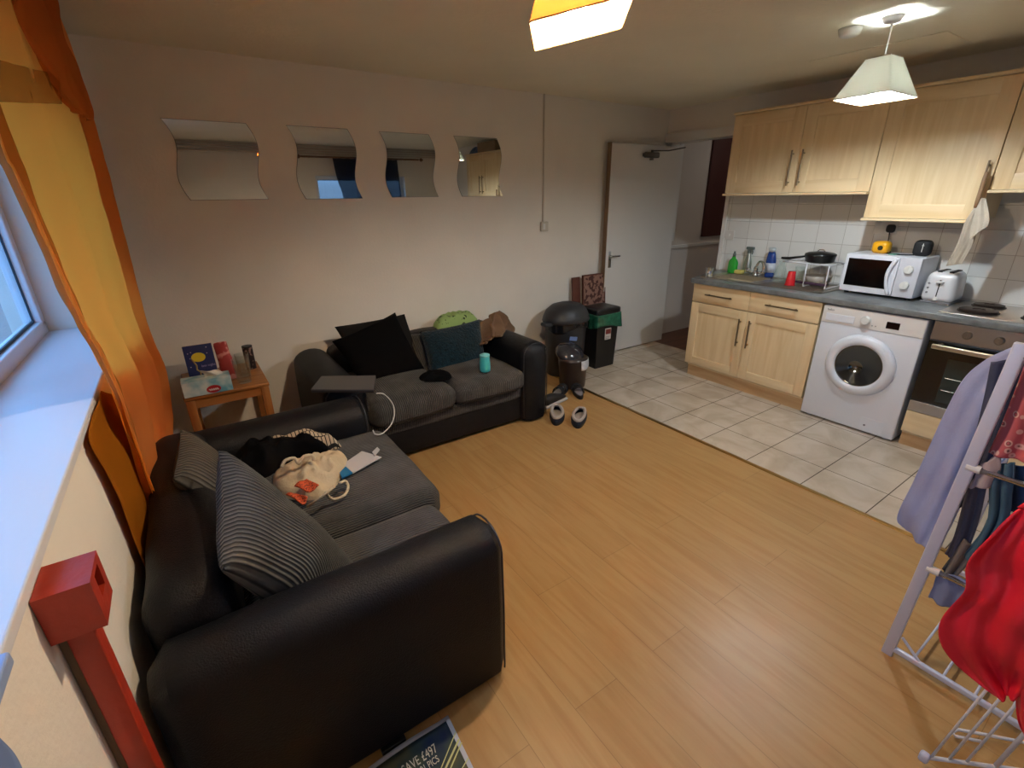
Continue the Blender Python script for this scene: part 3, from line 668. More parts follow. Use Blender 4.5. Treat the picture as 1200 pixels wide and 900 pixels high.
b = MB(); b.box((XK-.018, 2.70, 1.19), (XK-.009, 2.785, 1.275), bev=.003); b.build('plate', mat('white_plate', 'cfccc6', rough=.35), t)
b = MB(); b.box((XK-.021, 2.735, 1.225), (XK-.018, 2.75, 1.245)); b.build('rocker', M_wplast, t)

# things around the sink
zs = ZT+.0045
t = thing('dish_soap_bottle', 'clear bottle of bright green washing-up liquid beside the tap', 'bottle', (4.26, 2.60, zs))
b = MB(); b.lathe([(.034, 0), (.036, .01), (.036, .09), (.03, .115), (.014, .135), (.012, .15)], (4.26, 2.60, zs), sy=1.3, sx=.75); b.build('bottle', mat('green_liquid', '27b53a', rough=.1, spec=.6, trans=.35), t, smooth=True)
b = MB(); b.lathe([(.014, .15), (.014, .175), (.008, .18), (.008, .195), (0, .195)], (4.26, 2.60, zs)); b.build('cap', mat('grey_cap', '59605c', rough=.4), t, smooth=True)
t = thing('spray_bottle', 'translucent grey trigger spray bottle standing behind the tap', 'bottle', (4.29, 2.49, zs))
b = MB(); b.lathe([(.036, 0), (.038, .01), (.036, .10), (.022, .15), (.014, .175), (.014, .19)], (4.31, 2.49, zs), sx=.7); b.build('bottle', glassmat('cloudy_plastic', 'c2c8b8', .35, .3), t, smooth=True)
b = MB(); b.cyl((4.31, 2.49, zs+.185), (4.31, 2.49, zs+.215), .016); b.box((4.295, 2.45, zs+.215), (4.325, 2.52, zs+.24), bev=.006); b.tube([(4.31, 2.465, zs+.218), (4.305, 2.455, zs+.195), (4.305, 2.458, zs+.175)], .005); b.build('trigger', mat('grey_cap', '8a8d88'), t, auto=40)
t = thing('cleaner_bottle', 'tall blue and white cleaning spray bottle leaning by the tiles right of the tap', 'bottle', (4.29, 2.26, zs))
Mt = Matrix.Translation((4.29, 2.26, zs)) @ Matrix.Rotation(math.radians(-3), 4, 'X')
b = MB(Mt); b.lathe([(.040, 0), (.043, .01), (.043, .14), (.036, .185), (.028, .215)], (0, 0, 0), sx=.6); b.build('bottle', mat('blue_bottle', '1c3f86', rough=.25), t, smooth=True)
b = MB(Mt); b.lathe([(.0285, .215), (.03, .235), (.026, .25), (0, .25)], (0, 0, 0), sx=.65); b.build('cap', mat('pale_cap', 'a9b4b8', rough=.4), t, smooth=True)
b = MB(Mt); b.lathe([(.0436, .04), (.0436, .12)], (0, 0, 0), sx=.62); b.box((-.028, -.02, .05), (-.0275, .02, .11)); b.build('label', mat('bottle_label', 'b7bcc6', rough=.4), t, smooth=True)
b = MB(); b.soft((4.16, 2.455, zs+.0), (4.225, 2.545, zs+.035), r=.01, n=6) if False else b.soft((4.23, 2.49, zs), (4.285, 2.565, zs+.035), r=.01, n=6)
b.build('sponge', mat('yellow_sponge', 'cfc06a', rough=.95, bump=.6, bscale=150), smooth=True, label='yellow sponge on the sink rim in front of the green bottle', cat='sponge')
b = MB(); b.lathe([(.028, 0), (.03, .004), (.031, .075), (.029, .076), (.028, .01), (0, .008)], (3.93, 2.615, zs)); b.build('steel_cup', M_chrome, smooth=True, label='small shiny steel cup at the left end of the sink', cat='cup')
M_clear = glassmat('clear_glass', 'fafdfc', .05)
t = thing('glass_jar', 'tall clear glass carafe on the drainer left of the red cup', 'glass jar', (4.1, 2.07, zs+.002))
b = MB(); b.lathe([(.045, 0), (.052, .01), (.052, .07), (.032, .125), (.022, .15), (.03, .175), (.028, .175), (.02, .15), (.029, .125), (.048, .07), (.048, .012), (0, .01)], (4.1, 2.07, zs+.002)); b.build('glass_body', M_clear, t, smooth=True)
t = thing('red_cup', 'red tumbler standing upside down inside a clear glass on the drainer', 'cup', (4.0, 1.93, zs+.002))
b = MB(); b.lathe([(.036, 0), (.036, .004), (.027, .105), (.024, .11), (0, .11)], (4.0, 1.93, zs+.002)); b.build('cup_body', mat('red_plastic', 'c22026', rough=.25), t, smooth=True)
b = MB(); b.tube([(4.0+.0368*math.cos(a), 1.93+.0368*math.sin(a), zs+.005) for a in [2*PI*i/20 for i in range(20)]], .003, 6, closed=True); b.build('rim', mat('red_plastic', 'c22026'), t, smooth=True)
b = MB(); b.lathe([(.030, 0), (.036, .13), (.034, .13), (.028, .01), (0, .008)], (4.14, 1.94, zs+.006)); b.build('drinking_glass', M_clear, smooth=True, label='clear drinking glass on the drainer just behind the red cup', cat='glass')
# white wire rack with pan on top
t = thing('plate_rack', 'white wire shelf rack on the drainer carrying the black frying pan', 'rack', (4.12, 1.83, zs+.002))
rx0, rx1, ry0, ry1, rz = 4.0, 4.24, 1.66, 2.02, ZT+.185
b = MB(); b.tube([(rx0, ry0, rz), (rx1, ry0, rz), (rx1, ry1, rz), (rx0, ry1, rz)], .004, 6, closed=True)
for i in range(1, 12): y = ry0+(ry1-ry0)*i/12; b.tube([(rx0, y, rz), (rx1, y, rz)], .002, 6)
M_wire = mat('white_wire', 'dcdce2', rough=.35); b.build('shelf', M_wire, t, smooth=True)
for y in (ry0+.01, ry1-.19):
    b = MB(); b.tube([(rx0, y, rz), (rx0+.0, y, zs+.008), (rx1, y, zs+.008), (rx1, y, rz)], .004, 6); b.build('leg', M_wire, t, smooth=True)
t = thing('frying_pan', 'black pan with lid and long handle on top of the white wire rack', 'pan', (4.12, 1.80, rz+.004))
b = MB(); b.lathe([(.085, 0), (.098, .008), (.105, .05), (.108, .052)], (4.12, 1.80, rz+.0045), seg=36); b.build('pan_body', mat('pan_black', '0d0d0e', rough=.35), t, smooth=True)
b = MB(); b.lathe([(.108, 0), (.106, .012), (.09, .02), (.03, .03), (0, .031)], (4.12, 1.80, rz+.057), seg=36); ld = b.build('lid', mat('pan_black', '0d0d0e'), t, smooth=True)
b = MB(); b.tube([(4.12, 1.77, rz+.085), (4.12, 1.785, rz+.10), (4.12, 1.815, rz+.10), (4.12, 1.83, rz+.085)], .004, 8); b.build('knob', M_chrome, ld, smooth=True)
b = MB(); b.tube([(4.09, 1.89, rz+.045), (4.07, 1.94, rz+.035), (4.06, 2.0, rz+.022), (4.05, 2.06, rz+.02)], .009, 10, rads=[.007, .009, .011, .009]); b.build('handle', mat('pan_black', '0d0d0e'), t, smooth=True)
# dishes under the rack
b = MB(); b.lathe([(.04, 0), (.06, .012), (.095, .07), (.092, .07), (.055, .016), (0, .012)], (4.14, 1.80, zs+.012)); b.build('mixing_bowl', mat('beige_bowl', '9d978e', rough=.3), smooth=True, label='grey beige bowl drying under the white wire rack', cat='bowl')
b = MB(); b.box((4.045, 1.68, zs+.018), (4.06, 1.88, zs+.036), bev=.004); b.cyl((4.05, 1.88, zs+.027), (4.05, 1.93, zs+.027), .007); b.build('knife', mat('purple_handle', '3b2338', rough=.4), label='purple and black utensil lying under the wire rack', cat='utensil')

# tea towel on the cupboard corner
M_towel = mat('beige_towel', 'b3a796', rough=.95, bump=.4, bscale=200, var=.12, vscale=10)
t = thing('tea_towel', 'beige tea towel hanging bunched from the corner of the tall wall cupboard', 'towel', (4.0, .94, 1.2))
hp = V((3.985, .945, 1.60))
b = MB(); b.soft((3.975, .935, 1.50), (3.995, .957, 1.70), r=.008, n=4); b.build('hanging_loop', wood('brown_strap', '8a6a4c', '74563b', 'Z'), t, smooth=True)
def A(px, py, x): return at(px, py, 'x', x)
hanging('cloth', [A(1150, 232, 3.99), A(1140, 246, 3.99), A(1130, 262, 4.0), A(1122, 285, 4.02), A(1113, 302, 4.03), A(1108, 312, 4.03)], [A(1154, 232, 3.99), A(1153, 246, 3.98), A(1148, 262, 3.98), A(1141, 285, 4.0), A(1132, 302, 4.01), A(1128, 309, 4.01)], M_towel, parent=t, folds=((1.6, .006), (4, .002)), grow=.6, seed=1)
hanging('cloth', [A(1148, 234, 3.985), A(1142, 250, 3.97), A(1138, 265, 3.96), A(1136, 280, 3.95)], [A(1155, 232, 3.985), A(1158, 245, 3.965), A(1159, 257, 3.95), A(1157, 265, 3.945)], M_towel, parent=t, folds=((1.3, .006), (3, .002)), grow=.5, seed=4)

# ================================================================== SOFAS
M_cordx = cord('grey_corduroy_ribs_across', '5c5a58', '2a292b', 'X', .0125)
M_cordy = cord('grey_corduroy_ribs_along', '5c5a58', '2a292b', 'Y', .0125)
def cyl_arm(mb, ax, a, b, c0, c1, zt, z0=.03):
    pass
def armprof(c0, c1, z0, zt, n=10):
    """outline in (c,z): straight sides with rounded, slightly bulging top"""
    r = (c1-c0)/2; pts = [(c0+.01, z0), (c0, z0+.02), (c0-.004, (z0+zt)/2), (c0, zt-r*.75)]
    for i in range(1, n): a = PI-PI*i/n; pts.append(((c0+c1)/2+r*math.cos(a), zt-r*.75+r*.75*math.sin(a)))
    return pts+[(c1, zt-r*.75), (c1+.004, (z0+zt)/2), (c1, z0+.02), (c1-.01, z0)]
def arm(name, along, a, b, c0, c1, zt, parent, front, z0=.02):
    """padded arm: profile swept along an axis, ends rounded over; front = +1/-1 end that shows the piping"""
    prof = armprof(c0, c1, z0, zt); cc = (c0+c1)/2; n = 22; mb = MB(); vs = []; k = len(prof)
    for i in range(n+1):
        t_ = i/n; p = a+(b-a)*t_; d = min(p-a, b-p); rr = .045; s = 1 if d >= rr else math.sqrt(max(0, 1-((rr-d)/rr)**2)); ins = (1-s)*rr
        for c, z in prof:
            c2 = cc+(c-cc)*(1-ins/((c1-c0)/2)); z2 = z-ins*max(0, (z-zt*.5)/(zt*.5)) ; z2 += .004*noise.noise(V((p*5, c*5, z*4)))
            vs.append((p, c2, z2) if along == 'x' else (c2, p, z2))
    fs = []
    for i in range(n):
        for j in range(k): fs.append((i*k+j, i*k+(j+1) % k, (i+1)*k+(j+1) % k, (i+1)*k+j))
    fs += [tuple(range(k-1, -1, -1)), tuple(range(n*k, n*k+k))]
    mb.add(vs, fs); o = mb.build(name, M_leather, parent, auto=50)
    e = b if front > 0 else a; e2 = e-front*.0225
    pp = []
    for c, z in prof[1:-1]:
        c2 = cc+(c-cc)*(1-.006/((c1-c0)/2)); z2 = z-.006*max(0, (z-zt*.5)/(zt*.5)); pp.append((e2, c2, z2) if along == 'x' else (c2, e2, z2))
    MB().tube(pp, .0035, 6).build('piping', mat('dark_piping', '2b2c33', rough=.4), o, smooth=True)
    return o
# --- sofa by the window (A), seats face +x
A0x, A1x, Ay0, Ay1 = -.272, .665, 1.02, 2.52
t = thing('sofa', 'black leather two-seat sofa with grey corduroy seats along the window wall, nearest the camera', 'sofa', (.18, 1.77, 0))
arm('arm', 'x', A0x, A1x, Ay0, Ay0+.20, .625, t, +1)
arm('arm', 'x', A0x, A1x-.02, Ay1-.24, Ay1, .62, t, +1)
b = MB(); b.soft((A0x, Ay0+.17, .05), (A0x+.205, Ay1-.20, .70), r=.075, puff=(.004, 0, .0), n=16, noi=.012, ns=6); b.build('backrest', M_leather, t, smooth=True)
b = MB(); b.box((A0x+.18, Ay0+.19, .03), (A1x-.06, Ay1-.235, .26), bev=.02); b.build('frame', M_leather, t, auto=40)
b = MB(); b.soft((A0x+.20, Ay0+.20, .22), (A1x-.045, Ay1-.24, .33), r=.03, n=10); b.build('seat_deck', M_cordy, t, smooth=True)
b = MB(); b.soft((A0x+.19, Ay0+.205, .29), (.655, 1.585, .435), r=.055, puff=(.01, 0, .018), n=18, noi=.006); b.build('seat_cushion', M_cordy, t, smooth=True, label='lower, flatter grey corduroy seat cushion beside the near arm')
b = MB(); b.soft((A0x+.19, 1.57, .30), (.70, Ay1-.235, .475), r=.06, puff=(.012, .01, .025), n=18, noi=.008); b.build('seat_cushion', M_cordy, t, smooth=True, label='plump grey corduroy seat cushion with clothes on it')
for xx, yy in ((-.20, 1.1), (.6, 1.1), (-.20, 2.44), (.58, 2.44)): MB().cyl((xx, yy, 0), (xx, yy, .035), .025).build('foot', M_black, t)
# --- sofa by the back wall (B), seats face -y
B0, B1, By0, By1 = .50, 2.10, 2.62, 3.52
t = thing('sofa', 'black leather two-seat sofa with grey corduroy seats against the back wall under the mirrors', 'sofa', (1.3, 3.1, 0))
arm('arm', 'y', By0, By1, B1-.22, B1, .62, t, -1)
arm('arm', 'y', By0, By1, B0, B0+.24, .62, t, -1)
b = MB(); b.soft((B0+.22, By1-.22, .05), (B1-.21, By1, .635), r=.08, n=16, noi=.012, ns=6); b.build('backrest', M_leather, t, smooth=True)
b = MB(); b.box((B0+.235, By0+.05, .03), (B1-.215, By1-.2, .24), bev=.02); b.build('frame', M_leather, t, auto=40)
b = MB(); b.soft((B0+.24, By0+.035, .20), (B1-.22, By1-.2, .31), r=.03, n=10); b.build('seat_deck', M_cordx, t, smooth=True)
bm_ = (B0+B1)/2+.02
b = MB(); b.soft((B0+.235, By0-.03, .285), (bm_, By1-.2, .455), r=.065, puff=(.01, .012, .03), n=18, noi=.01, seed=2); b.build('seat_cushion', M_cordx, t, smooth=True)
b = MB(); b.soft((bm_-.008, By0-.02, .29), (B1-.215, By1-.2, .445), r=.06, puff=(.01, .012, .02), n=18, noi=.01, seed=5); b.build('seat_cushion', M_cordx, t, smooth=True)
for xx, yy in ((.56, 2.7), (2.03, 2.7), (.56, 3.45), (2.03, 3.45)): MB().cyl((xx, yy, 0), (xx, yy, .035), .025).build('foot', M_black, t)

M_rib = cord('grey_corduroy_seat', '5c5a58', '2a292b', 'X', .0125, coord='RIB')
for o in bpy.data.objects:
    if o.name.startswith('seat_cushion'):
        ribs(o, 'y' if o.parent.name == 'sofa' else 'x'); o.data.materials[0] = M_rib
# scatter cushions
M_cordp = cord('corduroy_pillow', '66645f', '2b2a29', 'X', .032, coord='UV', bumpd=.006)
M_cordq = cord('corduroy_pillow_far', '5f5b54', '2b2825', 'X', .05, coord='UV', bumpd=.005)
pillow('scatter_cushion', at(203, 562, 'z', .76), at(211, 503, 'z', .78), at(305, 572, 'z', .50), at(272, 612, 'z', .52), .06, M_cordq, label='grey brown corduroy cushion propped on the backrest by the orange curtain', cat='cushion', pinch=.07, seed=3)
pillow('scatter_cushion', at(261, 668, 'z', .74), at(255, 524, 'z', .84), at(432, 684, 'z', .45), at(350, 716, 'z', .48), .085, M_cordp, n=34, label='large grey ribbed corduroy cushion leaning on the near sofa', cat='cushion', pinch=.07, wrinkle=.02, seed=9)
M_velvet = mat('black_velvet', '050506', rough=.95, spec=.1)
M_teal = mat('teal_plush', '0a212c', rough=1, spec=.15, sheen=.15, bump=1, bscale=70, var=.5, vscale=40)
def Y(px, py, y): return at(px, py, 'y', y)
pillow('scatter_cushion', Y(389, 400, 3.24), Y(463, 366, 3.28), Y(500, 436, 3.02), Y(430, 462, 2.95), .085, M_velvet, label='black velvet cushion leaning at the left of the back-wall sofa', cat='cushion', seed=5, pinch=.05)
pillow('scatter_cushion', Y(392, 383, 3.36), Y(474, 368, 3.38), Y(496, 420, 3.27), Y(415, 430, 3.25), .055, mat('charcoal_cushion', '1f1c1a', rough=.9, spec=.1, var=.2), label='charcoal cushion tucked behind the black velvet cushion', cat='cushion', seed=8, pinch=.05)
pillow('scatter_cushion', Y(478, 392, 3.33), Y(548, 382, 3.34), Y(556, 440, 3.10), Y(490, 444, 3.10), .05, M_cordx, label='dark grey corduroy cushion behind the teal plush cushion', cat='cushion', seed=12)
pillow('scatter_cushion', Y(492, 389, 3.24), Y(562, 374, 3.25), Y(574, 438, 2.97), Y(504, 448, 2.97), .085, M_teal, label='fluffy dark teal cushion in the middle of the back-wall sofa', cat='cushion', seed=15)

# ================================================================== the rest is appended below
# ------------------------------------------------------------------ things on the back-wall sofa
c = [V(p) for p in ((.43, 2.58, 0), (.53, 2.76, 0), (.79, 2.585, 0), (.705, 2.375, 0))]
t = thing('laptop', 'closed grey laptop lying across the arms where the two sofas meet', 'laptop', (.61, 2.57, .628))
zl = .63
b = MB(); b.prism([(p.x, p.y) for p in c], 'z', zl, zl+.010); b.build('base', mat('laptop_base', '3a3a3c', rough=.4, metal=.5), t)
b = MB(); b.prism([(p.x, p.y) for p in c], 'z', zl+.011, zl+.018); b.build('lid', mat('laptop_grey', '56575a', rough=.45, metal=.4), t)
pts = [at(441, 461, 'z', .645), at(450, 462, 'z', .63), at(460, 473, 'z', .56), at(462, 486, 'z', .50), at(458, 498, 'z', .49), at(448, 508, 'z', .49), at(440, 509, 'z', .50), at(437, 504, 'z', .52)]
pp = [smoothpoly(pts, i/40) for i in range(41)]
b = MB(); b.tube(pp, .0032, 8); b.build('charging_cable', mat('white_cable', 'c9c6c0', rough=.4), smooth=True, label='thin white cable looping from the laptop down the side of the back-wall sofa', cat='cable')
t = thing('drink_bottle', 'turquoise tumbler standing on the right seat of the back-wall sofa', 'bottle', (1.6, 2.74, .47))
bx, by, bz = 1.60, 2.71, .462
b = MB(); b.lathe([(.030, 0), (.036, .006), (.038, .03), (.037, .07), (.034, .10), (.035, .112)], (bx, by, bz), seg=28); b.build('bottle_body', mat('turquoise_plastic', '3fb4bd', rough=.35), t, smooth=True)
b = MB(); b.lathe([(.0355, .112), (.036, .122), (.030, .126), (.014, .127), (.012, .132), (0, .132)], (bx, by, bz), seg=28); b.build('lid', mat('pale_turquoise', '7fd0d2', rough=.35), t, smooth=True)
crumple('pouch', [(1.16, 2.84), (1.15, 2.75), (1.24, 2.70), (1.33, 2.70), (1.35, 2.80), (1.25, 2.87)], .474, .06, M_velvet, rough=.25, label='small flat black pouch lying on the left seat of the back-wall sofa', cat='pouch')
def leafy(name, base, blob, sc, thr=.55):
    m = mat(name, base, rough=.9)
    N, L, b = nodes(m); tc = [n for n in N if n.type == 'TEX_COORD'][0]
    v = N.new('ShaderNodeTexNoise'); v.inputs['Scale'].default_value = sc; v.inputs['Detail'].default_value = 2; L.new(tc.outputs['Object'], v.inputs['Vector'])
    r = ramp(N, v.outputs['Fac'], L, [(thr, base), (thr+.04, blob)]); L.new(r.outputs[0], b.inputs['Base Color']); return m
crumple('patterned_cloth', [(1.56, 3.36), (1.60, 3.52), (1.78, 3.56), (1.95, 3.55), (1.96, 3.40), (1.85, 3.34), (1.70, 3.33)], .615, .14, leafy('green_leaf_cloth', '93ad68', '26331d', 26, .6), rough=.5, seed=3, label='pale green cloth with dark leaf print bundled on top of the back-wall sofa', cat='cloth')
hanging('jacket', [Y(562, 380, 3.30), Y(556, 385, 3.22), Y(554, 398, 3.14), Y(556, 409, 3.08)], [Y(583, 364, 3.40), Y(592, 372, 3.28), Y(590, 384, 3.14), Y(574, 398, 3.0)], mat('brown_canvas', '6d5641', rough=.95, var=.15, bump=.3, bscale=120), folds=((2, .03), (4, .012)), grow=.6, dirv=(.2, -1, .1), noi=.02, seed=6, thick=.01, label='brown hooded garment thrown over the right arm of the back-wall sofa', cat='jacket')
o_j = bpy.data.objects['jacket']
def sub_j():
    Mj = MATS['brown_canvas']
    hanging('sleeve', [Y(580, 366, 3.36), Y(574, 380, 3.2), Y(576, 395, 3.0)], [Y(592, 372, 3.34), Y(602, 386, 3.1), Y(592, 394, 2.97)], Mj, parent=o_j, nu=14, nv=20, folds=((2, .02),), dirv=(.3, -1, .2), noi=.015, seed=2, thick=.01)
sub_j()

# ------------------------------------------------------------------ things on the near sofa seat
crumple('black_top', [(.02, 2.36), (-.02, 2.10), (.10, 2.06), (.24, 2.14), (.38, 2.12), (.43, 2.20), (.30, 2.26), (.12, 2.27)], .485, .13, mat('black_jersey', '050507', rough=.9, spec=.1), rough=.6, seed=11, label='crumpled black top on the near sofa seat against the far arm', cat='clothing')
def stripes(name, a, b_, sc, axis='X'):
    m = mat(name, a, rough=.9); N, L, b = nodes(m); tc = [n for n in N if n.type == 'TEX_COORD'][0]
    br = N.new('ShaderNodeTexBrick'); br.inputs['Scale'].default_value = sc; br.inputs['Color1'].default_value = lin(a); br.inputs['Color2'].default_value = lin(a); br.inputs['Mortar'].default_value = lin(b_); br.inputs['Mortar Size'].default_value = .07; br.inputs['Brick Width'].default_value = .5; br.inputs['Row Height'].default_value = .9
    L.new(tc.outputs['UV'], br.inputs['Vector']); L.new(br.outputs['Color'], b.inputs['Base Color']); return m
crumple('printed_dress', [(.09, 2.275), (.20, 2.20), (.33, 2.14), (.44, 2.13), (.42, 2.20), (.30, 2.27), (.16, 2.285)], .49, .14, stripes('black_cream_pattern', 'b3a48c', '17140f', 5), rough=.35, seed=21, label='beige and black patterned garment under the black top, against the sofa arm', cat='clothing')
def dots(name, base, dot, sc):
    m = mat(name, base, rough=.8); N, L, b = nodes(m); tc = [n for n in N if n.type == 'TEX_COORD'][0]
    v = N.new('ShaderNodeTexVoronoi'); v.inputs['Scale'].default_value = sc; L.new(tc.outputs['Object'], v.inputs['Vector'])
    r = ramp(N, v.outputs['Distance'], L, [(.36, dot), (.42, base)]); L.new(r.outputs[0], b.inputs['Base Color']); return m
M_cream = mat('cream_canvas', 'c2b193', rough=.9, bump=.3, bscale=90, var=.1)
bag = crumple('tote_bag', [(.14, 2.06), (.26, 2.03), (.36, 2.08), (.43, 2.04), (.42, 1.94), (.36, 1.84), (.27, 1.76), (.19, 1.78), (.12, 1.88)], .492, .085, M_cream, rough=.8, fr=13, seed=31, label='crumpled cream tote bag with orange speckled print on the near sofa seat', cat='bag')
zz = .575
def lift(px, py, z=zz): return at(px, py, 'z', z)
def patch(name, pts, m, parent, dz=0, h=.006):
    L_ = [lift(*pts[0]), lift(*pts[3])]; R_ = [lift(*pts[1]), lift(*pts[2])]
    return grid(name, lambda u, v: L_[0].lerp(L_[1], v).lerp(R_[0].lerp(R_[1], v), u)+V((0, 0, h*math.sin(5*u+3*v)+dz)), 10, 10, m, parent, thick=.004)
M_or = dots('orange_print', 'c2512a', '4a1d12', 130)
patch('printed_panel', [(345, 570), (359, 560), (374, 570), (360, 577)], M_or, bag)
patch('printed_panel', [(335, 580), (347, 577), (361, 584), (355, 592)], M_or, bag)
b = MB(); b.tube([smoothpoly([lift(382, 577, .57), lift(386, 583, .53), lift(393, 585, .51), lift(404, 580, .51), lift(408, 571, .515), lift(405, 564, .53), lift(398, 566, .55)], i/24) for i in range(25)], .006, 8); b.build('strap', M_cream, bag, smooth=True)
b = MB(); b.tube([smoothpoly([lift(360, 594, .52), lift(370, 587, .55), lift(382, 578, .57), lift(392, 570, .57)], i/16) for i in range(17)], .005, 8); b.build('strap', M_cream, bag, smooth=True)
b = MB(); b.tube([smoothpoly([lift(330, 548, .6), lift(334, 540, .62), lift(345, 537, .62), lift(350, 543, .6), lift(356, 535, .62), lift(366, 534, .61), lift(368, 540, .59)], i/24) for i in range(25)], .007, 8); b.build('strap', M_cream, bag, smooth=True)
b = MB(); q = [at(395, 548, 'z', .513), at(424, 528, 'z', .513), at(447, 535, 'z', .513), at(413, 554, 'z', .513)]
b.prism([(p.x, p.y) for p in q], 'z', .507, .511); ev = b.build('envelope', mat('white_paper', 'b9b7b8', rough=.7), label='white paper envelope lying on the near sofa seat beside the tote bag', cat='envelope')
b = MB(); q = [at(436, 529, 'z', .52), at(442, 523, 'z', .52), at(445, 526, 'z', .52), at(439, 533, 'z', .52)]; b.prism([(p.x, p.y) for p in q], 'z', .512, .517); b.build('paper_flap', MATS['white_paper'], ev)
b = MB(); q = [at(398, 554, 'z', .518), at(405, 547, 'z', .518), at(413, 554, 'z', .518), at(401, 560, 'z', .518)]; b.prism([(p.x, p.y) for p in q], 'z', .513, .520); b.build('card', mat('blue_card', '1f6f9c', rough=.4), label='small blue card at the corner of the white envelope', cat='card')

# ------------------------------------------------------------------ side table in the corner
M_pine = wood('orange_pine', 'a8703c', '8a5527', 'X', .45); M_pinez = wood('orange_pine_leg', 'a8703c', '8a5527', 'Z', .45)
t = thing('side_table', 'small orange pine side table in the corner between the curtain and the back-wall sofa', 'table', (.08, 3.33, 0))
tx0, tx1, ty0, ty1, tz = -.155, .285, 3.065, 3.575, .57
b = MB(); b.box((tx0, ty0, tz-.022), (tx1, ty1, tz), bev=.005); b.build('table_top', M_pine, t, auto=30)
for x in (tx0+.005, tx1-.05):
    for y in (ty0+.005, ty1-.05): MB().box((x, y, 0), (x+.045, y+.045, tz-.022), bev=.004).build('leg', M_pinez, t, auto=30)
MB().box((tx0+.05, ty0+.01, tz-.075), (tx1-.05, ty0+.03, tz-.022)).build('apron', M_pine, t)
MB().box((tx0+.05, ty1-.03, tz-.075), (tx1-.05, ty1-.01, tz-.022)).build('apron', M_pine, t)
MB().box((tx0+.01, ty0+.05, tz-.075), (tx0+.03, ty1-.05, tz-.022)).build('apron', M_pine, t)
MB().box((tx1-.03, ty0+.05, tz-.075), (tx1-.01, ty1-.05, tz-.022)).build('apron', M_pine, t)
# tissue box
t = thing('tissue_box', 'pale blue tissue box with a red oval badge at the front of the side table', 'tissue box', (-.02, 3.12, tz))
b = MB(); b.box((-.148, 3.06, tz+.001), (.095, 3.175, tz+.088), bev=.003)
M_tb = mat('tissue_box_blue', '9fb9bd', rough=.5)
N, L, bb = nodes(M_tb); tc = [n for n in N if n.type == 'TEX_COORD'][0]; nn = N.new('ShaderNodeTexNoise'); nn.inputs['Scale'].default_value = 12; L.new(tc.outputs['Object'], nn.inputs['Vector']); rr = ramp(N, nn.outputs['Fac'], L, [(.35, '5f9fb4'), (.5, 'a7c3c8'), (.65, 'cfd8d4')]); L.new(rr.outputs[0], bb.inputs['Base Color'])
b.build('carton', M_tb, t)
b = MB(); b.lathe([(.036, 0), (.036, .002), (0, .002)], (.0, 3.0595, tz+.028), axis=(0, -1, 0), sx=1.0, sy=.62); ov = b.build('badge', mat('badge_red', 'a51f26', rough=.4), t)
b = MB(); b.tube([(-.024+.048*i/24, 3.0565, tz+.026+.006*math.sin(i*1.3)) for i in range(25)], .0022, 5); b.build('badge_lettering', M_wplast, ov)
grid('tissue', lambda u, v: V((-.035+.09*u+.008*math.sin(v*5), 3.12+.012*math.sin(u*7+v*2)-.012*v, tz+.085+.045*v*(1-.25*u))), 14, 10, mat('tissue_white', 'd9d4c8', rough=.9), t, thick=.002)
# book with moon cover
t = thing('book', 'dark blue picture book with yellow moon standing behind the tissue box', 'book', (-.03, 3.27, tz))
bo = V((-.105, 3.235, tz+.001)); Bx = V((.995, -.03, .0)); By = V((-.02, .20, .97)).normalized(); Mb = basis(bo, Bx, By)
b = MB(Mb); b.box((0, 0, -.022), (.148, .245, 0), bev=.002); bk = b.build('cover', mat('book_blue', '12275e', rough=.35), t)
b = MB(Mb); b.box((.003, .003, -.019), (.1495, .2465, -.003)); b.build('pages', mat('paper_edge', 'cdbfa8', rough=.8), t)
b = MB(Mb); b.lathe([(.034, 0), (.034, .0012), (0, .0012)], (.068, .172, .0), sx=1.05, sy=.8, seg=30); b.build('moon_picture', mat('moon_yellow', 'd8c22e', rough=.4), bk)
b = MB(Mb); b.tube([(.034, .165, .0), (.05, .125, .0), (.047, .10, .0), (.062, .085, .0), (.058, .06, .0), (.078, .045, .0), (.085, .02, .0)], .0045, 6); b.box((.05, .0, 0), (.10, .02, .0012))
b.build('figure_picture', mat('picture_tan', 'a38e52', rough=.5), bk)
text('title_lettering', 'last night', .020, Mb @ Matrix.Translation((.072, .112, .0008)), mat('title_violet', '9a93c8', rough=.5), bk)
b = MB(Mb)
for x, y in ((.115, .19), (.02, .20), (.036, .205), (.02, .12), (.118, .225), (.026, .17)): b.cyl((x, y, 0), (x, y, .0012), .003, 8)
b.build('stars_picture', mat('star_white', 'c7bed4', rough=.5), bk)
# red packet
pk = V((.065, 3.26, tz+.001)); Mp = basis(pk, (.93, -.36, .12), (-.12, .22, .96))
b = MB(Mp); b.soft((0, 0, -.02), (.075, .235, .012), r=.009, puff=(0, 0, .012), n=10, noi=.006, ns=18); t = b.build('snack_packet', leafy('red_packet', 'a8403f', 'd48f86', 14, .55), smooth=True, label='tall red and pink paper packet leaning beside the blue book', cat='packet')
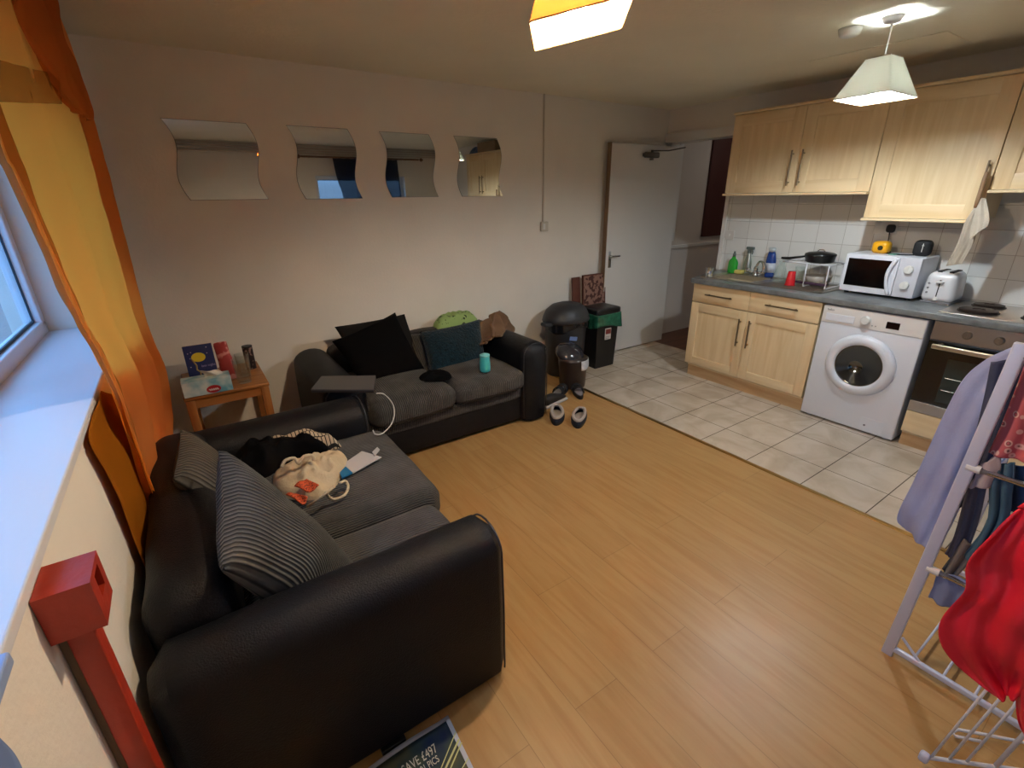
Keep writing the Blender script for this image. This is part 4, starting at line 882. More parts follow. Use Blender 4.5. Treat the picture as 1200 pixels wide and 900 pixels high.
# glass and dark tin
b = MB(); b.lathe([(.036, 0), (.038, .004), (.046, .15), (.044, .15), (.035, .012), (0, .010)], (.165, 3.16, tz+.001), seg=30); b.build('drinking_glass', M_clear, smooth=True, label='tall clear pint glass on the side table right of the tissue box', cat='glass')
b = MB(); b.lathe([(.032, 0), (.034, .004), (.041, .14), (.039, .14), (.031, .012), (0, .010)], (.185, 3.29, tz+.001), seg=30); b.build('drinking_glass', M_clear, smooth=True, label='second clear glass on the side table, behind the pint glass', cat='glass')
t = thing('snack_tube', 'dark brown printed tube at the back of the side table', 'tube', (.235, 3.42, tz))
b = MB(); b.lathe([(.03, 0), (.03, .14), (.026, .145), (0, .145)], (.235, 3.42, tz+.001)); b.build('tube_body', leafy('dark_print', '241414', '8c6f66', 50, .6), t, auto=40)
b = MB(); b.lathe([(.031, .145), (.031, .153), (0, .154)], (.235, 3.42, tz+.001)); b.build('lid', M_black, t, auto=40)

# ------------------------------------------------------------------ bins by the door
M_bing = mat('dark_grey_bin', '2c2d30', rough=.45, bump=.1, bscale=200)
t = thing('dome_bin', 'dark grey kitchen bin with domed lid at the end of the back-wall sofa', 'bin', (2.86, 3.36, 0))
bc = (2.87, 3.34, 0)
b = MB(); b.lathe([(.155, 0), (.165, .01), (.19, .50), (.195, .52)], bc, sx=1.12, sy=.9, seg=36); b.build('bin_body', M_bing, t, smooth=True)
b = MB(); b.lathe([(.205, .515), (.212, .53), (.205, .56), (.18, .62), (.13, .665), (.06, .685), (0, .69)], bc, sx=1.14, sy=.92, seg=36); ld = b.build('lid', M_bing, t, smooth=True)
b = MB(); b.soft((2.58, 3.27, .50), (2.68, 3.36, .535), r=.012, n=6); b.build('lid_tab', M_bing, ld, smooth=True)
grid('bin_liner', lambda u, v: V((bc[0]+(.222-.008*v)*math.cos(-PI+u*PI)*1.0, bc[1]+(.182)*math.sin(-PI+u*PI)+.006*math.sin(40*u), .525-.10*v*(.7+.3*math.sin(9*u)))), 60, 8, mat('black_liner', '15161a', rough=.25), t, thick=.002)
b = MB(Matrix.Translation((2.80, 3.15, .39)) @ Matrix.Rotation(math.radians(12), 4, 'Y')); b.box((-.045, -.004, -.018), (.045, 0, .018)); b.build('sticker', mat('blue_white_sticker', '6d86b8', rough=.5), t)
t = thing('rectangular_bin', 'tall black rectangular bin with lid and green liner beside the door', 'bin', (3.27, 3.29, 0))
b = MB(); x0, x1, y0, y1 = 3.145, 3.43, 3.20, 3.43
vs = [(x0+.02, y0+.02, 0), (x1-.02, y0+.02, 0), (x1-.02, y1-.02, 0), (x0+.02, y1-.02, 0), (x0, y0, .53), (x1, y0, .53), (x1, y1, .53), (x0, y1, .53)]
b.add(vs, [(0, 3, 2, 1), (4, 5, 6, 7), (0, 1, 5, 4), (1, 2, 6, 5), (2, 3, 7, 6), (3, 0, 4, 7)]); b.build('bin_body', M_black, t)
b = MB(); b.soft((x0-.012, y0-.012, .53), (x1+.012, y1+.01, .60), r=.02, n=8); b.build('lid', M_black, t, smooth=True)
def rimxy(u):
    per = [(x0-.014, y1), (x0-.014, y0-.014), (x1+.014, y0-.014), (x1+.014, y1)]; return polyat([(p[0], p[1], 0) for p in per], u)
grid('bin_liner', lambda u, v: rimxy(u)+V((.006*math.sin(60*u)*v+(.008 if u > .6 else 0)*v, -.008*v*(1+.5*math.sin(33*u)) if .3 < u < .7 else 0, .545-(.13+.02*math.sin(11*u))*v)), 80, 8, mat('green_liner', '1f5a45', rough=.2, spec=.7, var=.4, vscale=20), t, thick=.002)
b = MB(); b.box((3.25, 3.188+.006, .29), (3.325, 3.196+.006, .40)); st = b.build('sticker', mat('white_sticker', 'c9c3bd', rough=.5), t)
b = MB(); b.box((3.255, 3.187+.005, .345), (3.320, 3.189+.005, .392)); b.build('sticker_print', mat('sticker_red', '7d2f2c', rough=.5), st)
b = MB(); b.box((3.258, 3.187+.005, .30), (3.30, 3.189+.005, .306)); b.box((3.258, 3.187+.005, .315), (3.31, 3.189+.005, .320)); b.build('sticker_print', mat('grey_plastic', '77777c'), st)
# small pedal bin in front
t = thing('pedal_bin', 'small dark brown bin with white liner and lifted lid in front of the domed bin', 'bin', (2.68, 2.99, 0))
pc = (2.69, 3.02, 0)
b = MB(); b.lathe([(.105, .0), (.11, .01), (.125, .25), (.128, .27)], pc, sx=1.05, seg=30); b.build('bin_body', mat('brown_black_bin', '2a221f', rough=.4), t, smooth=True)
b = MB(Matrix.Translation((pc[0], pc[1]+.05, .285)) @ Matrix.Rotation(math.radians(32), 4, 'X')); b.lathe([(.135, 0), (.137, .015), (.12, .045), (.07, .07), (0, .078)], (0, 0, 0), seg=30); b.build('lid', mat('smoky_lid', '2b2c33', rough=.15, spec=.6), t, smooth=True)
grid('bin_liner', lambda u, v: V((pc[0]+(.137+.004*v)*math.cos(-1.7+u*2.2), pc[1]+(.133+.004*v)*math.sin(-1.7+u*2.2), .275-(.055+.03*math.sin(5*u+1))*v-.01)), 40, 6, mat('white_liner', 'c5c8cf', rough=.4, var=.15, vscale=30), t, thick=.002)
b = MB(); b.box((2.61, 2.87, .01), (2.68, 2.925, .022), bev=.005); b.build('pedal', M_black, t)
# boards behind the bins
M_card = leafy('red_brown_pattern_board', '8e6a5c', '4a2a22', 22, .5)
t = thing('patterned_board', 'red-brown patterned board standing behind the two tall bins, nearest the door', 'board', (3.3, 3.47, 0))
b = MB(Matrix.Translation((3.37, 3.452, 0)) @ Matrix.Rotation(math.radians(-4), 4, 'X')); b.box((-.14, 0, 0), (.14, .012, .865)); b.build('board_panel', M_card, t)
b = MB(Matrix.Translation((3.37, 3.452, 0)) @ Matrix.Rotation(math.radians(-4), 4, 'X')); b.box((-.152, -.003, 0), (-.14, .015, .87)); b.box((.14, -.003, 0), (.152, .015, .87)); b.box((-.152, -.003, .865), (.152, .015, .877)); b.build('frame', mat('redwood', '5c2e20', rough=.5), t)
b = MB(Matrix.Translation((3.17, 3.475, 0)) @ Matrix.Rotation(math.radians(-5), 4, 'X')); b.box((-.05, 0, 0), (.045, .02, .86)); b.build('board', mat('dark_redwood', '5a2f24', rough=.5, var=.2), label='narrow dark red board leaning behind the patterned board and the domed bin', cat='board')

# ------------------------------------------------------------------ shoes
def shoe(name, x, y, ang, L_, label, sole, upper, lining, group=None, closed=True, flip=1):
    """slipper: sole, upper shell open at the heel, pale lining"""
    M = Matrix.Translation((x, y, 0)) @ Matrix.Rotation(ang, 4, 'Z')
    t = thing(name, label, 'shoe', (x, y, 0), group)
    def out(k, s=1.0):   # outline, heel at -x
        a = 2*PI*k; w = .054*s*(1+.14*math.cos(a)); return (math.cos(a)*L_/2*s, math.sin(a)*w+flip*.006*math.cos(2*a))
    n = 32
    b = MB(M); b.prism([out(i/n, 1.03) for i in range(n)], 'z', 0, .018); b.build('sole', sole, t)
    b = MB(M); b.prism([out(i/n, .8) for i in range(n)], 'z', .018, .023); b.build('insole', lining, t)
    def wall(u, v):
        p = out(u, 1.0); a = 2*PI*u; front = max(0, math.cos(a)); h = .035+.02*front
        k = 1-.22*v*v-(.55*front**2)*v*v
        return M @ V((p[0]*k+(.028*front*v*v if closed else 0), p[1]*(1-.25*v*v-.45*front*v*v), .018+h*math.sin(v*PI/2)))
    me = grid('upper', wall, 40, 8, upper, t, thick=.006)
    pr = [M @ V((out(u, 1)[0]*(.86-.50*max(0, math.cos(2*PI*u))**2)+.028*max(0, math.cos(2*PI*u)), out(u, 1)[1]*(.80-.30*max(0, math.cos(2*PI*u))), .018+.035+.02*max(0, math.cos(2*PI*u)))) for u in [i/32 for i in range(32)]]
    b = MB(); b.tube(pr, .0125, 8, closed=True); b.build('collar', lining, t, smooth=True)
    return t
M_sole = mat('black_rubber', '101013', rough=.7); M_navy = mat('navy_felt', '1b2230', rough=.95); M_fleece = mat('grey_fleece', 'b3aaa2', rough=1, bump=.6, bscale=180)
shoe('slipper', 2.145, 2.575, math.radians(52), .27, 'dark slipper with pale fleece collar, touching the sofa arm', M_sole, M_navy, M_fleece)
shoe('slipper', 2.255, 2.435, math.radians(40), .27, 'dark slipper with pale fleece collar, lying further out on the wood floor', M_sole, M_navy, M_fleece, flip=-1)
# trainers and sandals nearer the bins
M_tr = mat('black_trainer', '17171b', rough=.6)
def trainer(x, y, ang, label, name='trainer'):
    M = Matrix.Translation((x, y, 0)) @ Matrix.Rotation(ang, 4, 'Z'); t = thing(name, label, 'shoe', (x, y, 0))
    b = MB(M); b.soft((-.14, -.045, 0), (.14, .045, .028), r=.02, n=8); b.build('sole', mat('white_sole', 'b7b4b4', rough=.5), t, smooth=True)
    b = MB(M); b.soft((-.135, -.04, .02), (.135, .04, .085), r=.03, n=10)
    for v in b.v:
        l = M.inverted() @ v
        if l.z > .03: l.z = .03+(l.z-.03)*(1.25-1.0*max(0, l.x+.02)/.16); v[:] = (M @ l)[:]
    b.build('upper', M_tr, t, smooth=True)
    b = MB(M)
    for i in range(4): b.tube([(.01+i*.022, -.022, .075-i*.011), (.015+i*.022, 0, .082-i*.011), (.01+i*.022, .022, .075-i*.011)], .003, 6)
    b.build('laces', mat('white_lace', 'a5a2a0', rough=.8), t, smooth=True)
trainer(2.30, 2.80, math.radians(12), 'dark shoe with white sole lying beside the sofa arm, behind the slippers')
def sandal(x, y, ang, label):
    M = Matrix.Translation((x, y, 0)) @ Matrix.Rotation(ang, 4, 'Z'); t = thing('sandal', label, 'shoe', (x, y, 0))
    n = 28; b = MB(M); b.prism([(math.cos(2*PI*i/n)*.13, math.sin(2*PI*i/n)*.043*(1+.15*math.cos(2*PI*i/n))) for i in range(n)], 'z', 0, .03); b.build('sole', M_tr, t)
    b = MB(M); b.prism([(math.cos(2*PI*i/n)*.11, math.sin(2*PI*i/n)*.034) for i in range(n)], 'z', .03, .034); b.build('insole', mat('grey_insole', '8e8b90', rough=.8), t)
    for xx in (.05, -.02):
        grid('strap', lambda u, v: M @ V((xx-.022+.044*v, -.048*math.cos(PI*u), .02+.055*math.sin(PI*u))), 16, 3, M_tr, t, thick=.006)
sandal(2.47, 2.93, math.radians(25), 'black sandal lying at the foot of the small pedal bin, sofa side')
sandal(2.60, 2.84, math.radians(60), 'black sandal with pale strap lying at the foot of the small pedal bin, tile side')

# ------------------------------------------------------------------ orange curtain
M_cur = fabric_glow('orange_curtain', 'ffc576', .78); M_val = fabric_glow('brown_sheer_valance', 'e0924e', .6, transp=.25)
t = thing('curtain', 'orange curtain hanging at the far end of the left window, tucked behind the sofa', 'curtain', (-.28, 2.3, .2))
Lp = [V((-.245, 1.45, 2.32)), V((-.245, 1.43, 2.0)), at(-18, 165, 'x', -.250), at(0, 205, 'x', -.250), at(45, 302, 'x', -.250), at(75, 365, 'x', -.250), at(98, 403, 'x', -.25), at(120, 445, 'x', -.252), at(141, 492, 'x', -.255), at(161, 541, 'x', -.258), at(180, 592, 'x', -.256), at(191, 650, 'x', -.258)]
Rp = [V((-.20, 2.97, 2.36)), at(90, 77, 'x', -.20), at(107, 133, 'x', -.205), at(128, 213, 'x', -.208), at(150, 300, 'x', -.212), at(168, 372, 'x', -.215), at(182, 410, 'x', -.215), at(193, 438, 'x', -.22), at(199, 490, 'x', -.255), at(198, 545, 'x', -.27), at(197, 600, 'x', -.265), at(194, 652, 'x', -.252)]
hanging('curtain_panel', Lp, Rp, M_cur, nu=90, nv=90, folds=((3.2, .022), (8.1, .006)), grow=.8, noi=.004, parent=t, thick=.0015)
def inset(P_, Q_, k): return [p.lerp(q, k) for p, q in zip(P_, Q_)]
hanging('frill_edge', [p+V((.006, 0, 0)) for p in Lp[1:]], [p+V((.008, 0, 0)) for p in inset(Lp, Rp, .08)[1:]], fabric_glow('sheer_frill', 'd9954a', .55, transp=.2), nu=10, nv=160, folds=((1, .004),), noi=.008, parent=t, thick=.001)
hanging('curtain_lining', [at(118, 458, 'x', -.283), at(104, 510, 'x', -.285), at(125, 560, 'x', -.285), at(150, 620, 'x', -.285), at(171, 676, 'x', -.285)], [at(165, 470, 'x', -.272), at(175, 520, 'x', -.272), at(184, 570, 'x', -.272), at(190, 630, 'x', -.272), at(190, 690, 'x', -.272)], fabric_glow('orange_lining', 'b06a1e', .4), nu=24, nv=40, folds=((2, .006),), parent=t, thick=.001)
Lv = [at(12, -25, 'x', -.215), at(24, 25, 'x', -.21), at(38, 62, 'x', -.205), at(58, 95, 'x', -.20), at(84, 128, 'x', -.19)]
Rv = [at(62, -25, 'x', -.18), at(74, 25, 'x', -.18), at(88, 70, 'x', -.18), at(101, 112, 'x', -.18), at(107, 142, 'x', -.18)]
hanging('valance', Lv, Rv, M_val, nu=40, nv=40, folds=((2.5, .014), (6, .007)), grow=.5, noi=.02, parent=t, thick=.001)
hanging('valance', [at(-40, 60, 'x', -.225), at(-40, 90, 'x', -.222), at(-40, 118, 'x', -.22)], [at(66, 88, 'x', -.20), at(70, 104, 'x', -.20), at(76, 122, 'x', -.197)], fabric_glow('sheer_hem', 'c07a30', .5, transp=.6), nu=40, nv=14, folds=((4, .006),), grow=.6, noi=.012, parent=t, thick=.001)
b = MB(); b.cyl((-.24, .0, 2.345), (-.24, 3.1, 2.345), .012, 12)
for y in (.1, 1.5, 3.05): b.box((-.30, y-.01, 2.335), (-.24, y+.01, 2.355))
b.build('curtain_rod', mat('pale_wood_rod', 'a98a62', rough=.5), t, auto=40)

# ------------------------------------------------------------------ red post on the window wall
t = thing('red_post', 'red painted box with slotted side on a red upright against the window wall', 'post box', (-.27, .9, 0))
M_red = mat('red_gloss_paint', 'a8321e', rough=.4, var=.15, vscale=12, bump=.2, bscale=30)
X0, X1, q0, q1, s0, s1 = -.2985, -.228, .861, .951, .953, 1.043
b = MB(); b.box((X0, q0, s0), (X1-.030, q1, s1)); b.box((X1-.030, q0, s0), (X1, q0+.03, s1)); b.box((X1-.030, q1-.022, s0), (X1, q1, s1)); b.box((X1-.030, q0+.03, s1-.012), (X1, q1-.022, s1)); b.box((X1-.030, q0+.03, s0), (X1, q1-.022, s0+.035))
b.build('box', M_red, t)
b = MB(); b.box((X1-.030, q0+.031, s0+.036), (X1-.028, q1-.023, s1-.013)); b.build('slot', M_blackm, t)
b = MB(); b.box((-.287, q0+.019, .0), (-.250, q0+.058, s0), bev=.003); b.build('upright', M_red, t, auto=30)
b = MB(); b.box((-.299, q0+.026, .0), (-.287, q0+.052, s0)); b.build('gap_shade_strip', mat('gap_shade', '6d5a48', rough=.8), t)  # dark strip standing in for the shadow of the gap behind the upright

p = at(14, 775, 'x', -.28); b = MB(); b.box((-.299, p.y-.35, p.z-.002), (-.277, p.y, p.z+.018), bev=.004); b.build('bracket', mat('pale_blue_plastic', '8fa6cf', rough=.4), label='small pale blue piece jutting from the wall at the left edge, below the sill', cat='bracket')
hanging('bedding', [at(-60, 770, 'x', -.275), at(-60, 860, 'x', -.275), at(-60, 990, 'x', -.275)], [at(-8, 860, 'x', -.275), at(12, 885, 'x', -.275), at(30, 920, 'x', -.275)], mat('blue_bedding', '6f86b5', rough=.9, var=.1), nu=12, nv=16, folds=((1, .004),), label='blue cloth edge in the bottom left corner of the photo, below the window', cat='cloth')
# ------------------------------------------------------------------ leaflet and black box by the sofa arm
t = thing('leaflet', 'dark glossy leaflet with white border reading SAVE £497 lying beside the near sofa arm', 'leaflet', (.26, .88, 0))
mc = [V((.10, 1.005, 0)), V((.407, 1.012, 0)), V((.392, .70, 0)), V((.085, .69, 0))]
def page(u, v, dz=0, k=0):
    u2 = k+(1-2*k)*u; v2 = k+(1-2*k)*v; p = mc[0].lerp(mc[1], u2).lerp(mc[3].lerp(mc[2], u2), v2); return p+V((0, 0, .004+.012*math.exp(-v2*9)*math.sin(PI*min(1, u2*1.15))+dz))
grid('page', lambda u, v: page(u, v), 24, 20, mat('white_page', 'c3c9d8', rough=.3), t, thick=.0012)
M_pg = mat('leaflet_print', '3a4648', rough=.25, coat=.3)
N, L, bb = nodes(M_pg); tc = [n for n in N if n.type == 'TEX_COORD'][0]; nn = N.new('ShaderNodeTexNoise'); nn.inputs['Scale'].default_value = 9; L.new(tc.outputs['Object'], nn.inputs['Vector']); rr = ramp(N, nn.outputs['Fac'], L, [(.35, '223055'), (.5, '3a4a4c'), (.65, '5c5a44')]); L.new(rr.outputs[0], bb.inputs['Base Color'])
grid('printed_picture', lambda u, v: page(u, v, .0012, .045), 24, 20, M_pg, t, thick=.0004)
M_ltr = mat('pale_lettering', 'cfccc2', rough=.4)
Mt = basis((.218, .925, .0095), (1, .03, 0), (0, 1, 0)); text('lettering', 'SAVE £497', .040, Mt, M_ltr, t, sx=.62)
Mt = basis((.245, .898, .0085), (1, .03, 0), (0, 1, 0)); text('lettering', '1001 PICS', .030, Mt, M_ltr, t, sx=.62)
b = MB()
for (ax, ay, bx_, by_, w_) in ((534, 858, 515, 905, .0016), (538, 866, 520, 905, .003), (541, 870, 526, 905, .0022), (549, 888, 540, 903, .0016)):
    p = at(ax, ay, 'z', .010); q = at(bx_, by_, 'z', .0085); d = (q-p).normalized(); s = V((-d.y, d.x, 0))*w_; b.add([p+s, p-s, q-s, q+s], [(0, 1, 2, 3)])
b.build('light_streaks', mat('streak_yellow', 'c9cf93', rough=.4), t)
b = MB(); b.box((.185, 1.014, .0), (.262, 1.06, .0185), bev=.003); t2 = b.build('adapter', mat('dark_adapter', '101413', rough=.35), label='small black box with dim green light at the foot of the near sofa arm', cat='adapter')

# ------------------------------------------------------------------ pendant lamps
def shade(name, c, yaw, tilt, s, h, col_mat, bulb_mat, label, cord_top, glow):
    M = Matrix.Translation(c) @ Matrix.Rotation(yaw, 4, 'Z') @ Matrix.Rotation(tilt, 4, 'Y')
    t = thing(name, label, 'lamp', (c[0], c[1], c[2]))
    bq, tq = s/2, s*.22; cor = .012
    def ring(r, z, k=cor):
        pts = []
        for sx, sy in ((1, -1), (1, 1), (-1, 1), (-1, -1)):
            a0 = math.atan2(sy, sx)-PI/4
            for j in range(4): a = a0+PI/2*j/3; pts.append((sx*(r-k)+k*math.cos(a), sy*(r-k)+k*math.sin(a), z))
        return pts
    a = ring(bq, 0); d = ring(tq, h); n = len(a)
    b = MB(M); b.add(a+d, [(i, (i+1) % n, n+(i+1) % n, n+i) for i in range(n)]); b.build('lamp_shade', col_mat, t, mods=(('SOLIDIFY', dict(thickness=.0015, offset=0)),))
    b = MB(M); b.tube(ring(bq, .001), .0022, 6, closed=True); b.build('rim_wire', mat('rim_'+name, glow, rough=.5), t, smooth=True)
    b = MB(M); b.tube(ring(tq, h), .0022, 6, closed=True); b.build('rim_wire', mat('rim_'+name, glow, rough=.5), t, smooth=True)
    b = MB(M); b.cyl((0, 0, .085), (0, 0, h-.03), .019, 16); b.cyl((0, 0, h-.03), (0, 0, h+.008), .030, 20); b.tube([(-tq, -tq, h), (0, 0, h-.01), (tq, tq, h)], .0015, 5); b.tube([(-tq, tq, h), (0, 0, h-.01), (tq, -tq, h)], .0015, 5); b.build('bulb_holder', M_wplast, t, auto=40)
    b = MB(M); b.lathe([(.0, -.002), (.014, .002), (.024, .012), (.030, .03), (.026, .052), (.016, .072), (.013, .086)], (0, 0, .012), seg=20); b.build('bulb', bulb_mat, t, smooth=True)
    top = M @ V((0, 0, h)); ct = V(cord_top)
    b = MB(); b.tube([top, top.lerp(ct, .5)+V((.004, 0, 0)), ct], .0035, 8); b.build('cord', M_wplast, t, smooth=True)
    b = MB(); b.lathe([(.008, -.03), (.035, -.022), (.045, 0), (.045, 0)], ct, seg=24); b.build('ceiling_rose', M_wplast, t, smooth=True)
    return t
def emit(name, col, st):
    m = bpy.data.materials.new(name); m.use_nodes = True; b = m.node_tree.nodes['Principled BSDF']; b.inputs['Base Color'].default_value = (.8, .8, .8, 1)
    b.inputs['Emission Color'].default_value = (*col, 1); b.inputs['Emission Strength'].default_value = st; return m
M_sh1 = fabric_glow('warm_paper_shade', 'ebb87c', .42); M_sh2 = fabric_glow('cream_paper_shade', 'e0dfd4', .10)
shade('pendant_lamp', (1.07, 1.225, 2.045), -.69, -.182, .27, .17, M_sh1, emit('warm_bulb', (1, .80, .57), 600), 'lit tapered square pendant lamp shade glowing warm orange at the top centre of the photo', (1.10, 1.22, ZC), '7a5a34')
shade('pendant_lamp', (3.10, 1.262, 2.038), -.10, .03, .27, .175, M_sh2, emit('cool_bulb', (.80, .91, 1.0), 510), 'lit tapered square cream pendant lamp hanging in front of the kitchen wall cupboards', (3.111, 1.266, ZC), '8a8670')
t = thing('smoke_alarm', 'round white smoke alarm on the ceiling beside the kitchen pendant', 'smoke alarm', (3.13, 1.46, ZC))
b = MB(); b.lathe([(.0, -.036), (.035, -.036), (.046, -.03), (.052, -.012), (.055, -.0)], (3.13, 1.46, ZC)); b.build('alarm_body', M_wplast, t, smooth=True)

# ------------------------------------------------------------------ clothes airer at the right
M_air = mat('grey_blue_metal', 'cacfe4', rough=.35, metal=.2)
t = thing('clothes_airer', 'pale grey metal clothes airer loaded with washing at the right edge', 'clothes airer', (1.86, 0, 0))
ax = 1.86
P0, P1 = at(1038, 768, 'x', ax), at(1199, 402, 'x', ax)
def post(p, q, w=.017, d=.009, name='post'):
    dd = (V(q)-V(p)).normalized(); y = V((0, 1, 0)); y = (y-dd*y.dot(dd)); y = y.normalized() if y.length > .3 else V((0, 0, 1)); M = basis(p, dd, y); L_ = (V(q)-V(p)).length
    b = MB(M); b.box((0, -w, -d), (L_, w, d), bev=.005); return b.build(name, M_air, t, auto=40)
post(P0, P1); post((ax, -.42, .0), (ax, -.38, 1.21)); post((2.55, .29, 0), (2.5, .26, 1.21)); post((2.55, -.42, 0), (2.5, -.38, 1.21))
post((ax, .288, .035), (ax, -.42, .035), .011, .008, 'bottom_rail'); post((2.54, .288, .035), (2.54, -.42, .035), .011, .008, 'bottom_rail')
br_ = MB(); br_.tube([(ax, .262, .10), (ax, .20, .045)], .005, 6); br_.build('brace', M_air, t)
M_tube = mat('chrome_tube', 'c9c9cf', rough=.2, metal=1)
for z in (.417, .812, 1.17):
    b = MB(); b.tube([(ax, .265, z), (ax, -.39, z)], .009, 10); b.build('cross_tube', M_tube, t, smooth=True)
    if z < 1:
        b = MB(); b.cyl((ax, .235, z), (ax, .268, z), .013, 12); b.build('end_cap', M_wplast, t)
    b = MB()
    b = MB(); b.tube([(2.52, .265, z), (2.52, -.39, z)], .009, 10); b.build('cross_tube', M_tube, t, smooth=True)
for z in (.04, .417, .812, 1.17):
    for i in range(8):
        y = .215-i*.083; b = MB(); b.tube([(ax, y, z), (2.52, y, z)], .0042, 6); b.build('wire', M_air, t, smooth=True)
# hanging side rack of white wire
c1 = at(1083, 887, 'x', 1.50); c2 = at(1162, 898, 'z', c1.z); w1 = at(1147, 808, 'x', 1.56); e1 = c2-c1; e2 = (w1-c1)*1.9
b = MB(); b.tube([c1, c1+e1*2.4], .006, 8); b.tube([c1+e1*1.05, c1+e1*1.05+e2], .006, 8)
for k in (.10, .36, .62): b.tube([c1+e1*k, c1+e1*k+e2], .0038, 6)
fr_ = b.build('side_rack', M_wire, t, smooth=True)
b = MB(); b.soft(c1-V((.012, .012, .016)), c1+V((.012, .012, .016)), r=.008, n=4); b.build('corner_joint', mat('blue_white_plastic', 'c0c6e0', rough=.4), fr_, smooth=True)
q1_, q2_ = at(1118, 856, 'z', .02), at(1150, 860, 'z', .02); q3_ = at(1150, 869, 'z', .02); q4_ = at(1118, 862, 'z', .02)
b = MB(); b.tube([at(1240, 878, 'z', .02), at(1200, 870, 'z', .02), q2_, at(1122, 855, 'z', .02), at(1116, 858, 'z', .02), at(1120, 863, 'z', .02), q3_], .005, 8); b.build('foot_loop', M_wire, t, smooth=True)

def X(px, py, x): return at(px, py, 'x', x)
M_shirt = mat('pale_blue_cotton', '98a0c8', rough=.9, bump=.15, bscale=150, var=.06)
sh = hanging('shirt', [X(1200, 402, 2.0), X(1178, 411, 2.0), X(1152, 424, 2.0), X(1128, 446, 2.0), X(1104, 490, 2.0), X(1088, 525, 2.0), X(1070, 565, 2.0), X(1050, 607, 2.0), X(1056, 620, 2.0)],
        [X(1212, 404, 1.97), X(1205, 425, 1.97), X(1195, 450, 1.97), X(1180, 480, 1.96), X(1165, 510, 1.96), X(1150, 550, 1.95), X(1130, 585, 1.95), X(1110, 625, 1.94), X(1092, 642, 1.94)], M_shirt, nu=40, nv=60, folds=((1.1, .012), (2.7, .006)), grow=.2, dirv=(1, .1, 0), noi=.022, seed=3, label='pale blue shirt hanging on the kitchen side of the clothes airer', cat='shirt')
hanging('trousers', [X(1162, 424, 1.945), X(1152, 470, 1.94), X(1140, 520, 1.93), X(1128, 552, 1.93), X(1118, 590, 1.92)], [X(1205, 418, 1.93), X(1190, 470, 1.93), X(1170, 520, 1.92), X(1152, 560, 1.92), X(1135, 600, 1.915)], mat('navy_cotton', '363c57', rough=.9, var=.15), nu=20, nv=30, folds=((2, .01),), seed=5, label='dark blue garment hanging between the pale shirt and the airer post', cat='clothing')
M_pink = mat('pink_print', 'b2585e', rough=.9)
N, L, bb = nodes(M_pink); tc = [n for n in N if n.type == 'TEX_COORD'][0]; vv = N.new('ShaderNodeTexVoronoi'); vv.feature = 'F1'; vv.inputs['Scale'].default_value = 28; L.new(tc.outputs['Object'], vv.inputs['Vector'])
rr = ramp(N, vv.outputs['Distance'], L, [(.16, 'b2585e'), (.19, '40222a'), (.23, 'cfa39a'), (.30, 'cfa39a'), (.33, 'b2585e')]); L.new(rr.outputs[0], bb.inputs['Base Color'])
hanging('printed_cloth', [X(1206, 415, 1.90), X(1190, 455, 1.89), X(1172, 500, 1.89), X(1158, 531, 1.885)], [X(1300, 440, 1.84), X(1290, 490, 1.84), X(1280, 530, 1.84), X(1270, 560, 1.84)], M_pink, nu=30, nv=30, folds=((3, .012),), seed=8, label='pink cloth printed with hearts and lips hanging inside the airer post', cat='cloth')
M_sock = mat('grey_sock', '4f505c', rough=.95, bump=.3, bscale=150); M_teals = mat('teal_cotton', '3f5f72', rough=.9, var=.25); M_bluec = mat('blue_cotton', '1f3f66', rough=.9, var=.2)
hanging('sock', [X(1135, 560, 1.90), X(1128, 595, 1.90), X(1115, 635, 1.90), X(1108, 650, 1.90)], [X(1160, 556, 1.90), X(1150, 600, 1.90), X(1135, 640, 1.90), X(1122, 655, 1.90)], M_sock, nu=12, nv=20, folds=((1.5, .008),), thick=.008, label='dark grey sock hanging just right of the airer post', cat='sock')
hanging('towel', [X(1168, 545, 1.88), X(1160, 570, 1.87), X(1158, 600, 1.87), X(1150, 625, 1.87), X(1128, 652, 1.87)], [X(1188, 542, 1.88), X(1186, 575, 1.87), X(1180, 610, 1.87), X(1165, 632, 1.87), X(1150, 662, 1.87)], M_teals, nu=16, nv=30, folds=((2, .012),), thick=.006, seed=2, label='dusty teal cloth draped over the middle bar of the airer', cat='cloth')
hanging('towel', [X(1186, 545, 1.92), X(1182, 575, 1.92), X(1180, 600, 1.92)], [X(1260, 550, 1.92), X(1255, 580, 1.92), X(1250, 610, 1.92)], M_bluec, nu=16, nv=20, folds=((2, .012),), thick=.006, seed=4, label='dark blue cloth on the airer at the edge of the photo, under the pink cloth', cat='cloth')
hanging('sock', [X(1148, 548, 1.875), X(1142, 560, 1.87), X(1136, 572, 1.87)], [X(1170, 532, 1.875), X(1172, 548, 1.87), X(1160, 570, 1.87)], mat('cream_sock', 'a99a9a', rough=.95), nu=10, nv=14, folds=((1, .012),), thick=.012, seed=6, label='small pale sock over the middle bar of the airer beside the post', cat='sock')
hanging('vest', [X(1100, 668, 1.875), X(1094, 685, 1.87), X(1088, 700, 1.87)], [X(1135, 680, 1.87), X(1135, 700, 1.87), X(1118, 716, 1.87)], mat('pale_blue_jersey', '8088a8', rough=.9), nu=12, nv=14, folds=((1.5, .01),), thick=.006, seed=7, label='small pale blue cloth hanging from the lowest bar of the airer', cat='clothing')
hanging('napkin', [X(1130, 632, 1.88), X(1118, 648, 1.88), X(1104, 668, 1.88)], [X(1148, 645, 1.88), X(1130, 665, 1.88), X(1115, 680, 1.88)], mat('taupe_cloth', '6b625c', rough=.9), nu=12, nv=12, folds=((1.5, .01),), thick=.006, seed=9, label='taupe cloth crossing the lowest bar of the airer behind the red jacket', cat='cloth')
